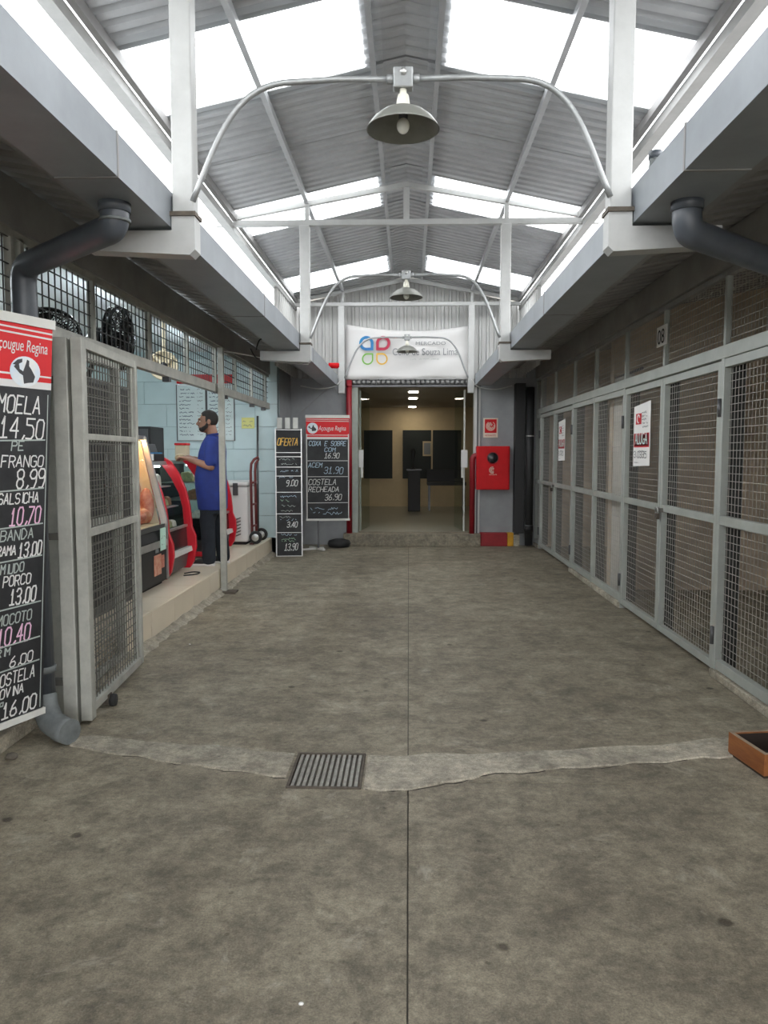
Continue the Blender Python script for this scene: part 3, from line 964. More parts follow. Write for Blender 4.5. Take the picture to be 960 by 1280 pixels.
for i, (a, b) in enumerate(GATES):
    t = thing('cage_gate', (CR, (a + b) / 2, .03), GL[i], 'gate', 'mesh gates of the cage row')
    hinge_near = (i % 2 == 0)
    a2 = a + (.03 if hinge_near else .004); b2 = b - (.004 if hinge_near else .03)
    z0, z1 = .045, ZR - .012
    for yy in (a2, b2 - .05):
        MB().box((CR - .022, yy, z0), (CR + .022, yy + .05, z1)).build('stile', 'frame_paint', t, bevel=.003)
    for zz in (z0, ZM - .03, z1 - .055):
        MB().box((CR - .021, a2 + .05, zz), (CR + .021, b2 - .05, zz + .055)).build('rail', 'frame_paint', t, bevel=.003)
    o = gridX(MB(), CR + .012, a2 + .03, b2 - .03, z0 + .03, z1 - .03, .05, .0030).build('wire_mesh', 'wire_zinc', t); o['kind'] = 'stuff'
    if hinge_near: MB().box((CR + .023, b2 - .048, z0), (CR + .10, b2 - .002, z1)).build('inner_channel', 'frame_shaded', t)
    yh = a + .012 if hinge_near else b - .012
    for zz in (.28, 1.80):
        MB().tube([(CR - .032, yh, zz - .06), (CR - .032, yh, zz + .06)], .014, 10).build('hinge', 'dark_steel', t)
    if hinge_near:
        l = MB().box((CR - .045, b - .09, ZM - .035), (CR - .02, b + .05, ZM + .0)).build('latch', 'wire_gate', t, bevel=.004)
        MB().tube(arc((CR - .05, b - .02, ZM - .03), .028, 0, 2*PI*.95, 14, (0, 1, 0), (0, 0, 1)), .006, 6).build('shackle', 'steel', l)
        MB().box((CR - .06, b - .05, ZM - .095), (CR - .035, b + .01, ZM - .045)).build('padlock', 'rust_iron', l, bevel=.005)

# posters: ALUGA
def poster(y0, y1, z0, z1, label, tilt=0.0):
    X = CR - .012
    t = thing('rental_poster', (X, (y0 + y1) / 2, z0), label, 'poster', 'rental posters on the cage gates')
    MB().prism([(X, y0, z0 + .01), (X, y1, z0), (X, y1, z1 - .03), (X, y0, z1)], (-.003, 0, 0)).build('sheet', 'paper_white', t)
    # seen from the passage the far end is on the left
    W, H = y1 - y0, z1 - z0
    f = X - .0045
    def yz(u, v): return (f, y1 - u * W, z0 + v * H)
    def rect(u0, v0, u1, v1, m, nm='print'):
        a, b, c, d = yz(u0, v0), yz(u1, v0), yz(u1, v1), yz(u0, v1)
        MB().prism([a, b, c, d], (-.0008, 0, 0)).build(nm, m, t)
    rect(.04, .30, .96, .52, 'ink_red', 'red_band')
    rect(.09, .325, .91, .495, 'banner_red', 'band_field')
    text('ALUGA', Vector(yz(.11, .345)) + Vector((-.002, 0, 0)), (0, -1, 0), (0, 0, 1), .155, 'paper_white', t, sx=W * .78 / (.155 * 3.35))
    rect(.14, .66, .48, .83, 'ink_red', 'emblem')
    g = MB(); cc = Vector(yz(.31, .745)) + Vector((-.0015, 0, 0))
    g.tube(arc(cc, .035, .3, 5.2, 14, (0, -1, 0), (0, 0, 1)), .006, 5); g.build('emblem_ring', 'paper_white', t)
    mk = MB()
    for r in range(5):
        scribble(mk, Vector(yz(.56 - .02 * r, .60 + .055 * r)) + Vector((-.001, 0, 0)), (0, -1, 0), (0, 0, 1), W * .34, .02, .006)
    mk.build('small_print', 'ink_grey', t)
    nb = MB(); chalk(nb, '3.0335', Vector(yz(.06, .14)) + Vector((-.001, 0, 0)), (0, -1, 0), (0, 0, 1), .055, W * .88, .009, .0)
    nb.build('phone_number', 'ink_grey', t)
    sc = MB(); scribble(sc, Vector(yz(.08, .05)) + Vector((-.001, 0, 0)), (0, -1, 0), (0, 0, 1), W * .3, .012, .005)
    scribble(sc, Vector(yz(.3, .23)) + Vector((-.001, 0, 0)), (0, -1, 0), (0, 0, 1), W * .4, .014, .005); sc.build('small_print', 'ink_grey', t)
    return t
poster(6.68, 7.16, 1.385, 1.955, 'white and red rental poster, the larger one on the gate')
poster(10.28, 10.72, 1.40, 1.96, 'white and red rental poster farther down the cage row')
# number plate on the upper mullion
t = thing('number_plate', (CR - .03, 6.36, 2.36), 'small white plate with black number above the cage gates', 'sign')
box('plate', (CR - .036, 6.26, 2.37), (CR - .028, 6.50, 2.53), 'paper_white', t)
text('08', (CR - .038, 6.475, 2.39), (0, -1, 0), (0, 0, 1), .165, 'ink_black', t, sx=1.05)

# pleated pale curtain inside the middle cage
mb = MB(); vs = []; fs = []
n = 26
for i in range(n + 1):
    y = 7.84 + .62 * i / n
    x = 2.245 + (.022 if i % 2 else -.022)
    vs += [(x, y, .03), (x, y, 2.30)]
for i in range(n): fs.append((2*i, 2*i+2, 2*i+3, 2*i+1))
mb._add(vs, fs)
o = mb.build('curtain', 'curtain_pale'); tag(o, 'pale pleated curtain hanging inside the cage beside the poster gate', 'curtain')
sol = o.modifiers.new('solid', 'SOLIDIFY'); sol.thickness = .006
o = MB().tube([(2.245, 7.55, 2.32), (2.245, 8.49, 2.32)], .014, 8).build('curtain_rod', 'dark_steel'); tag(o, 'thin rod carrying the pale curtain in the cage', 'rod')

# ---- wooden crate on the floor
t = thing('wooden_crate', (1.84, 3.68, 0), 'open orange-brown wooden crate on the concrete floor', 'crate')
ca, cb, cc, cd = 1.62, 1.99, 3.53, 3.83
box('side_board', (ca, cc, .012), (ca + .018, cd, .115), 'wood_orange', t, bevel=.002)
box('side_board', (cb - .018, cc, .012), (cb, cd, .115), 'wood_orange', t, bevel=.002)
box('end_board', (ca + .018, cc, .012), (cb - .018, cc + .018, .115), 'wood_orange', t, bevel=.002)
box('end_board', (ca + .018, cd - .018, .012), (cb - .018, cd, .115), 'wood_orange', t, bevel=.002)
box('bottom_board', (ca + .004, cc + .004, .0), (cb - .004, cd - .004, .014), 'wood_shaded', t)
box('floor_shade', (ca + .018, cc + .018, .014), (cb - .018, cd - .018, .022), 'wood_shaded', t)  # dark sheet added for the shade on the crate bottom
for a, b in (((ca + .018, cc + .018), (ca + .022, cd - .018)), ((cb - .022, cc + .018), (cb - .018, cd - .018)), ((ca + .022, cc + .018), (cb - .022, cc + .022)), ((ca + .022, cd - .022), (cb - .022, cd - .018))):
    box('side_shade', (a[0], a[1], .022), (b[0], b[1], .108), 'wood_shaded', t)  # thin dark panels added as the shade on the inner sides
for (a, b) in (((ca, cc), (ca + .018, cd)), ((cb - .018, cc), (cb, cd)), ((ca + .018, cc), (cb - .018, cc + .018)), ((ca + .018, cd - .018), (cb - .018, cd))):
    box('worn_edge', (a[0], a[1], .115), (b[0], b[1], .117), 'wood_top', t)
t.rotation_euler = (0, 0, math.radians(8))

# ---- drain grate
t = thing('drain_grate', (-.38, 3.53, 0), 'rusty iron drain grate set in the floor', 'grate')
gx0, gx1, gy0, gy1 = -0.55, -0.21, 3.33, 3.73
box('pit', (gx0, gy0, -.10), (gx1, gy1, -.08), 'dirt', t)
for a, b in (((gx0, gy0), (gx1, gy0 + .014)), ((gx0, gy1 - .014), (gx1, gy1)), ((gx0, gy0 + .014), (gx0 + .014, gy1 - .014)), ((gx1 - .014, gy0 + .014), (gx1, gy1 - .014))):
    box('frame_bar', (a[0], a[1], -.03), (b[0], b[1], .008), 'rust_iron', t, bevel=.002)
n = 12
for i in range(n):
    x = gx0 + .026 + (gx1 - gx0 - .052) * i / (n - 1)
    box('grate_bar', (x - .008, gy0 + .014, -.025), (x + .008, gy1 - .014, .004), 'grate_iron', t, bevel=.002)

# ================================================================== LEFT: SHOP FRONT
ZL = 2.19
sf = thing('shop_front_frame', (CL, 8, 0), 'grey steel frame with mesh transom over the open shop front', 'frame')
MB().box((CL - .03, 4.12, ZL - .035), (CL + .03, 12.2, ZL + .05)).build('transom_rail', 'gate_paint', sf, bevel=.004)
MB().box((CL - .02, 2.6, 2.62), (CL + .02, 12.2, 2.665)).build('head_rail', 'gate_paint', sf)
YQ = [4.12, 5.05, 6.15, 7.2, 8.25, 9.2, 10.15, 11.1, 12.15]
for y in YQ:
    lo = ZL + .05
    if y in (4.12,): lo = 0.0
    MB().box((CL - .02, y - .02, lo), (CL + .02, y + .02, 2.64)).build('mullion', 'gate_paint', sf)
for a, b in zip(YQ[:-1], YQ[1:]):
    o = gridX(MB(), CL - .005, a + .02, b - .02, ZL + .05, 2.63, .08, .0065).build('wire_mesh', 'wire_dark', sf); o['kind'] = 'stuff'
for y in (6.6, 8.7, 10.2, 11.0):
    MB().box((CL - .03, y - .03, ZL - .075), (CL + .03, y + .03, ZL - .035)).build('roller_clip', 'dark_steel', sf)
# loose pole standing on the floor before the shop
t = thing('shop_pole', (-2.0, 8.2, 0), 'slim grey square pole standing before the man in blue', 'pole')
MB().box((-2.03, 8.17, .0), (-1.97, 8.23, 2.62)).build('shaft', 'gate_paint', t, bevel=.004)
MB().box((-2.10, 8.08, 0), (-1.86, 8.26, .018)).build('base_plate', 'rust_iron', t)
MB().tube([(-2.12, 8.12, .0), (-2.12, 8.12, .09)], .01, 8).build('floor_bolt', 'dark_steel', t)

# fixed mesh bay behind the hanging price list
t = thing('mesh_fence', (CL, 3.2, 0), 'dark wire mesh panel on a low kerb behind the price list', 'mesh panel')
MB().box((CL - .06, 2.0, 0), (CL + .05, 4.08, .09)).build('kerb', 'mortar', t, bevel=.012)
for y in (2.02, 4.02):
    MB().box((CL - .02, y - .02, .09), (CL + .02, y + .02, 2.62)).build('post', 'gate_paint', t)
for z in (.12, 1.1, ZL):
    MB().box((CL - .018, 2.04, z - .02), (CL + .018, 4.0, z + .02)).build('rail', 'wire_dark', t)
o = gridX(MB(), CL, 2.03, 4.02, .11, 2.62, .07, .006).build('wire_mesh', 'wire_dark', t); o['kind'] = 'stuff'

# hinge post and two gate leaves folded along the passage
t = thing('hinge_post', (-1.87, 4.13, 0), 'worn grey steel post carrying the opened mesh gate', 'post')
MB().box((-1.905, 4.09, .0), (-1.825, 4.17, 2.12)).build('shaft', 'gate_paint', t, bevel=.006)
for z in (.24, 1.05, 1.90):
    MB().tube([(-1.815, 4.16, z - .05), (-1.815, 4.16, z + .05)], .02, 10).build('hinge', 'gate_paint', t)
    MB().box((-1.98, 4.10, z - .02), (-1.90, 4.14, z + .015)).build('bolt_lug', 'wire_gate', t)
def leaf(label, loc, rz, wheel=True):
    """a gate leaf, hinged at its origin, running along +Y"""
    t = thing('mesh_gate', (0, 0, 0), label, 'gate', 'folded mesh gates of the shop')
    W_, z0, z1 = 1.10, .055, 2.12
    MB().box((-.03, 0, z0 - .03), (.03, .075, z1)).build('stile', 'gate_paint', t, bevel=.004)
    MB().box((-.025, W_ - .05, z0), (.025, W_, z1)).build('stile', 'gate_paint', t, bevel=.004)
    for z, h in ((z0, .05), (1.04, .045), (1.575, .035), (z1 - .05, .05)):
        MB().box((-.022, .075, z), (.022, W_ - .05, z + h)).build('rail', 'gate_paint', t, bevel=.003)
    for y in (.09, W_ - .10):
        MB().box((-.012, y, z0 + .05), (.012, y + .022, z1 - .05)).build('edge_strip', 'gate_paint', t)
    o = gridX(MB(), 0, .08, W_ - .05, z0 + .04, z1 - .04, .052, .005).build('wire_mesh', 'wire_gate', t); o['kind'] = 'stuff'
    if wheel:
        c = MB().box((-.02, .30, .02), (.03, .36, .075)).build('caster', 'rust_iron', t)
        MB().lathe([(0, -.018), (.034, -.018), (.038, 0), (.034, .018), (0, .018)], (.045, .33, .038), 14, axis=(1, 0, 0)).build('wheel', 'rubber', c)
    t.location = loc; t.rotation_euler = (0, 0, rz)
    return t
leaf('open mesh gate leaf standing on a small wheel beside the price list', (-1.775, 4.09, 0), math.radians(4.5))
leaf('second mesh gate leaf folded back behind the wheeled one', (-1.985, 4.20, 0), math.radians(2.0), False)

# price lists: red header, black chalk field, white bars
def price_list(name, label, group, org, right, W_, z0, z1, hd, skew=0.0):
    """org: lower left corner on the floor plan; right: reading direction"""
    r = Vector(right).normalized(); u = Vector((0, 0, 1)); n = r.cross(u)
    o = Vector(org)
    t = thing(name, (o.x + r.x * W_ / 2, o.y + r.y * W_ / 2, z0), label, 'price list', group)
    def P(a, z, d=0.0): return Vector((o.x, o.y, 0)) + r * (a - skew * (z1 - z)) + u * z + n * d
    def rect(nm, a0, zz0, a1, zz1, m, d0=0.0, th=.002):
        return MB().prism([P(a0, zz0, d0), P(a1, zz0, d0), P(a1, zz1, d0), P(a0, zz1, d0)], n * th).build(nm, m, t)
    rect('chalk_field', 0, z0 + .03, W_, z1 - hd, 'black_board', 0, .004)
    rect('header', 0, z1 - hd, W_, z1 - .03, 'banner_red', 0, .004)
    rect('header_edge', 0, z1 - hd, W_, z1 - hd + .035, 'vinyl_white', .0042, .001)
    for k in range(2):
        zz = z1 - .058 - .026 * k
        MB().prism([P(0, zz, .0045), P(W_, zz - .006, .0045), P(W_, zz + .003, .0045), P(0, zz + .008, .0045)], n * .0006).build('header_stripe', 'vinyl_white', t)
    zz = z1 - hd + .06
    MB().prism([P(0, zz, .0045), P(W_, zz, .0045), P(W_, zz + .008, .0045), P(0, zz + .01, .0045)], n * .0006).build('header_stripe', 'vinyl_white', t)
    for a, b in ((z1 - .035, z1 + .012), (z0, z0 + .032)):
        mb = MB(); mb.prism([P(-.01, a, -.008), P(W_ + .01, a, -.008), P(W_ + .01, b, -.008), P(-.01, b, -.008)], n * .022); mb.build('hanging_bar', 'bar_white', t)
    return t, P, r, u, n
PW = .42
t, P, r, u, n = price_list('price_list', 'tall chalk price list with red header hanging before the downpipe', 'red-headed chalk price lists', (-1.84 - .36 * PW, 3.965 - .933 * PW, 0), (.36, .933, 0), PW, .16, 2.17, .345, .075)
text('Açougue Regina', P(.06, 2.005, .0055), r, u, .082, 'vinyl_white', t, shear=.25, sx=.62)
mb = MB(); pts = [P(.255 + .092 * math.cos(a), 1.905 + .075 * math.sin(a), .005) for a in [2*PI*k/28 for k in range(28)]]
mb.prism(pts, n * .001); mb.build('oval_picture', 'photo_sky', t)
sil = [(-.10, .02), (-.06, .045), (-.05, .01), (-.02, .0), (.0, .035), (.012, .06), (.03, .055), (.03, .03), (.05, .015), (.085, -.02), (.07, -.05), (.02, -.055), (-.01, -.06), (-.02, -.02), (-.05, -.01)]
mb = MB(); mb.prism([P(.255 + a * .7, 1.905 + b, .0062) for a, b in sil], n * .0008); mb.build('silhouette', 'photo_dark', t)
mb = MB(); mb.prism([P(.255 + a * .7, 1.905 + b, .0062) for a, b in ((-.11, .03), (-.07, .055), (-.03, .062), (-.03, .045), (-.08, .028))], n * .0008); mb.build('silhouette', 'photo_dark', t)
lines = [  # text, start, z, height, width, material
 ('MOELA', .10, 1.70, .085, .46, 'chalk'), ('14,50', .12, 1.575, .10, .49, 'chalk'),
 ('PE', .25, 1.515, .045, .14, 'chalk_dim'), ('FRANGO', .15, 1.435, .055, .46, 'chalk'), ('8,99', .31, 1.325, .095, .32, 'chalk'),
 ('SALSICHA', .13, 1.255, .05, .46, 'chalk'), ('10,70', .25, 1.145, .085, .34, 'chalk_pink'),
 ('BANDA', .16, 1.075, .05, .36, 'chalk_dim'), ('RAMA', .13, 1.005, .045, .20, 'chalk'), ('13,00', .35, .985, .07, .26, 'chalk'),
 ('MIUDO', .17, .915, .045, .28, 'chalk_dim'), ('PORCO', .20, .85, .05, .30, 'chalk'), ('13,00', .27, .755, .075, .29, 'chalk'),
 ('MOCOTO', .15, .665, .05, .37, 'chalk_dim'), ('10,40', .15, .565, .085, .36, 'chalk_pink'),
 ('RIM', .15, .515, .036, .18, 'chalk_dim'), ('6,00', .29, .452, .05, .26, 'chalk'),
 ('COSTELA', .13, .368, .058, .44, 'chalk'), ('BOVINA', .14, .308, .044, .34, 'chalk'), ('2a', .16, .272, .026, .08, 'chalk_dim'), ('16,00', .22, .205, .072, .38, 'chalk')]
for s, a, z, h, w, m in lines:
    b = MB(); chalk(b, s, P(PW - .03 - (.61 - a) * .57, z, .0052), r, u, h, .57 * w * (len(s) / max(1, len(s) - .5 * s.count(','))), .0085 if h > .06 else .0065); b.build('chalk_writing', m, t)
for z in (1.56, 1.315, 1.135, .972, .738, .557, .438):
    b = MB(); b.prism([P(.02, z - .004, .0052), P(PW - .03, z + .006, .0052), P(PW - .03, z + .013, .0052), P(.02, z + .003, .0052)], n * .0004); b.build('chalk_rule', 'chalk_dim', t)
b = MB(); b.prism([P(PW - .022, .2, .0052), P(PW - .017, .2, .0052), P(PW - .017, 1.80, .0052), P(PW - .022, 1.80, .0052)], n * .0004); b.build('chalk_rule', 'chalk_dim', t)

# small stone by the kerb
o = MB().ell((-1.95, 3.62, .014), (.03, .024, .018), 10, 7).build('stone', 'stone'); tag(o, 'small dark stone on the floor by the drain elbow', 'stone')

# ---- tall dark fridge, fans behind the mesh
t = thing('tall_fridge', (-2.65, 5.8, .25), 'tall dark fridge inside the shop behind the mesh gates', 'fridge')
box('body', (-3.0, 5.2, .25), (-2.36, 6.46, 2.06), 'dark_steel', t, bevel=.02)
box('door', (-2.36, 5.22, .35), (-2.31, 5.82, 2.02), 'black_matt', t, bevel=.01)
box('door', (-2.36, 5.84, .35), (-2.31, 6.44, 2.02), 'black_matt', t, bevel=.01)
for y in (5.77, 5.89): MB().tube([(-2.29, y, .9), (-2.29, y, 1.5)], .012, 8).build('handle', 'steel', t)
def fan(c, axis, R_, label, mount, m='black_gloss'):
    ax = Vector(axis).normalized(); c = Vector(c)
    t = thing('wall_fan', c, label, 'fan', 'black fans behind the shop mesh')
    a = Vector((0, 0, 1)); uu = ax.cross(a).normalized(); ww = ax.cross(uu)
    mb = MB()
    for rr, d in ((R_, 0.0), (R_ * .97, .05), (R_ * .97, -.05), (R_ * .72, .075), (R_ * .72, -.075), (R_ * .45, .085), (R_ * .2, .088)):
        mb.tube(arc(c + ax * d, rr, 0, 2*PI*.999, 32, uu, ww), .006 if rr < R_ else .014, 6, cap=False)
    for k in range(56):
        an = 2*PI*k/56
        dd = uu * math.cos(an) + ww * math.sin(an)
        for sg in (1, -1):
            mb.tube([c + ax * .088 * sg + dd * R_ * .15, c + ax * .075 * sg + dd * R_ * .72, c + ax * .05 * sg + dd * R_ * .97, c + dd * R_], .0035, 4)
    o = mb.build('guard', m, t); o['kind'] = 'stuff'
    for k in range(3):
        an = 2*PI*k/3
        pts = []
        for q in range(9):
            th = an + (q - 4) * .16
            rr = R_ * (.88 - .02 * (q - 4) ** 2 * .4)
            pts.append(c + (uu * math.cos(th) + ww * math.sin(th)) * rr + ax * (.03 * (q - 4) / 4))
        pts.append(c + (uu * math.cos(an + .2) + ww * math.sin(an + .2)) * R_ * .18)
        pts.append(c + (uu * math.cos(an - .2) + ww * math.sin(an - .2)) * R_ * .18)
        MB().prism(pts, ax * .006).build('blade', 'black_matt', t)
    MB().lathe([(0, -.24), (.06, -.235), (.085, -.20), (.09, -.12), (.07, -.06), (.05, .06), (.03, .085), (0, .088)], c, 20, axis=ax).build('motor', 'black_gloss', t)
    MB().tube([c - ax * .15, c - ax * .18 + Vector((0, 0, -.12)), Vector(mount)], .022, 8).build('mount_arm', 'black_matt', t)
    return t
fan((-2.34, 6.2, 2.42), (.995, .05, -.05), .25, 'round black wall fan seen edge-on behind the transom mesh', (-2.62, 6.2, 2.06))
fan((-2.66, 5.65, 2.33), (-.55, .65, .50), .24, 'black fan turned away on top of the dark fridge', (-2.66, 5.65, 2.07))
# cream extractor on the shop wall line
t = thing('vent_fan', (-2.52, 7.9, 2.22), 'old cream round ventilator hanging behind the transom mesh', 'ventilator')
MB().lathe([(0, -.10), (.10, -.10), (.14, -.06), (.15, 0), (.15, .03), (.135, .03), (.12, .0), (0, -.01)], (-2.52, 7.9, 2.40), 24, axis=(.35, -.94, 0)).build('housing', 'cream_plastic', t)
MB().lathe([(0, .06), (.025, .06), (.035, .03), (.035, -.01)], (-2.52, 7.9, 2.40), 14, axis=(.35, -.94, 0)).build('hub', 'black_matt', t)
for k in range(4):
    a = PI / 4 + k * PI / 2
    ax = Vector((.35, -.94, 0)).normalized(); uu = Vector((.94, .35, 0)); c = Vector((-2.52, 7.9, 2.40)) + ax * .02
    MB().bar(c, c + (uu * math.cos(a) + Vector((0, 0, 1)) * math.sin(a)) * .135, .03, .006, up=ax).build('blade', 'cream_plastic', t)
MB().bar((-2.52, 7.93, 2.5), (-2.52, 7.93, 3.0), .03).build('hanger', 'cream_plastic', t)

# ---- display cases
def pt_strip(poly_xz, y0, y1):
    return [(x, y0, z) for x, z in poly_xz], (0, y1 - y0, 0)
# meat counter with raked glass, silver trim
FX = -2.34
t = thing('meat_counter', (-2.7, 6.3, .25), 'lit meat display counter with raked glass and silver trim', 'display case')
ya, yb = 6.52, 7.33
prof = [(-3.1, .29), (FX, .29), (FX, .70), (FX - .03, .78), (-3.1, .78)]
p, e = pt_strip(prof, ya, yb); MB().prism(p, e).build('base', 'black_matt', t)
box('plinth', (-3.05, ya + .03, .25), (FX - .05, yb - .03, .29), 'rubber', t)
MB().prism([(FX + .004, ya, .62), (FX + .012, ya, .62), (FX + .012, ya, .685), (FX + .004, ya, .685)], (0, yb - ya, 0)).build('trim_strip', 'steel', t)
MB().prism([(FX - .03, ya, .781), (FX - .015, ya, .781), (FX - .005, ya, .83), (FX - .02, ya, .83)], (0, yb - ya, 0)).build('sill', 'dark_steel', t)
gp = [(FX - .01, .83), (-2.53, 1.64), (-2.54, 1.64), (FX - .02, .83)]
p, e = pt_strip(gp, ya + .03, yb - .03); MB().prism(p, e).build('front_glass', 'glass', t)
MB().prism([(-3.1, ya, 1.63), (-2.53, ya, 1.63), (-2.53, ya, 1.67), (-3.1, ya, 1.67)], (0, yb - ya, 0)).build('top', 'steel', t)
for y in (ya, yb - .035):
    MB().prism([(FX + .014, y, .29), (FX + .014, y, .86), (-2.52, y, 1.66), (-2.575, y, 1.66), (FX - .045, y, .84), (FX - .03, y, .29)], (0, .035, 0)).build('end_trim', 'steel', t)
box('back', (-3.1, ya, .78), (-3.07, yb, 1.63), 'white_enamel', t)
box('shelf', (-3.06, ya + .04, .80), (FX - .06, yb - .04, .83), 'tray_cream', t)
MB().prism([(-3.07, yb - .05, .79), (-2.40, yb - .05, .83), (-2.56, yb - .05, 1.62), (-3.07, yb - .05, 1.62)], (0, .01, 0)).build('end_panel', 'tray_cream', t)
MB().tube([(-2.62, ya + .06, 1.60), (-2.62, yb - .06, 1.60)], .016, 8).build('lit_tube', 'tube_warm', t)
box('price_card', (FX + .014, 7.08, .59), (FX + .018, 7.24, .80), 'mint_paper', t)
mk = MB(); scribble(mk, (FX + .0195, 7.10, .70), (0, 1, 0), (0, 0, 1), .11, .03, .006); scribble(mk, (FX + .0195, 7.10, .63), (0, 1, 0), (0, 0, 1), .09, .03, .006); mk.build('card_writing', 'ink_grey', t)
for i, (y0_, z0_, w_, h_, m) in enumerate(((6.93, .37, .20, .19, 'fat_meat'), (7.14, .42, .08, .12, 'meat'), (6.97, .58, .09, .06, 'ink_grey'))):
    box('sticker', (FX + .002, y0_, z0_), (FX + .006, y0_ + w_, z0_ + h_), m, t)
MC = 0
def meat_piece(c, r_, m, lab, rot=0):
    mb = MB(); mb.ell(c, r_, 14, 9, Matrix.Rotation(rot, 3, 'Z'))
    for i, v in enumerate(mb.v):
        d = v - Vector(c); k = 1 + .12 * math.sin(d.x * 40 + i % 5) + .1 * math.sin(d.y * 31 + d.z * 50)
        mb.v[i] = Vector(c) + d * k
    mn = min(v.z for v in mb.v); dz = c[2] - r_[2] - mn
    for i in range(len(mb.v)): mb.v[i].z += dz
    return tag(mb.build('meat_cut', m), lab, 'meat', 'meat cuts in the counter')
for i, (x, y, rx, ry, rz, m, lab) in enumerate((
    (-2.52, 6.68, .09, .10, .05, 'meat', 'dark red meat cut at the near end of the counter'),
    (-2.54, 6.86, .09, .08, .07, 'fat_meat', 'fatty pale meat cut beside the dark one'),
    (-2.50, 7.02, .08, .07, .06, 'meat', 'red meat cut in the middle of the lit counter'),
    (-2.52, 7.19, .08, .08, .07, 'fat_meat', 'marbled meat cut by the silver end trim'),
    (-2.80, 6.78, .12, .13, .08, 'fat_meat', 'large pale meat cut at the back of the counter'),
    (-2.80, 7.10, .12, .13, .08, 'meat', 'large red meat cut at the back of the counter'))):
    meat_piece((x, y, .832 + rz), (rx, ry, rz), m, lab, i * .7)
for i, (y, m, lab) in enumerate(((6.72, 'meat', 'red meat side hanging in the lit counter near the gate'), (6.95, 'fat_meat', 'pale meat side hanging in the middle of the lit counter'), (7.17, 'meat', 'red meat side hanging next to the silver trim'))):
    mb = MB(); mb.lathe([(.008, .0), (.03, -.03), (.06, -.12), (.075, -.25), (.05, -.36), (.0, -.40)], (-2.68, y, 1.575), 14)
    tag(mb.build('hanging_meat', m), lab, 'meat', 'meat sides hanging in the counter')

for x, h, m, lab in ((-2.50, .17, 'meat', 'red meat slab leaning at the end of the lit counter by the glass'), (-2.62, .24, 'fat_meat', 'pale meat slab leaning deeper at the end of the lit counter')):
    mb = MB(); mb.ell((x, 7.235, .833 + h), (.075, .035, h), 16, 12)
    tag(mb.build('meat_slab', m), lab, 'meat', 'meat slabs in the counter')
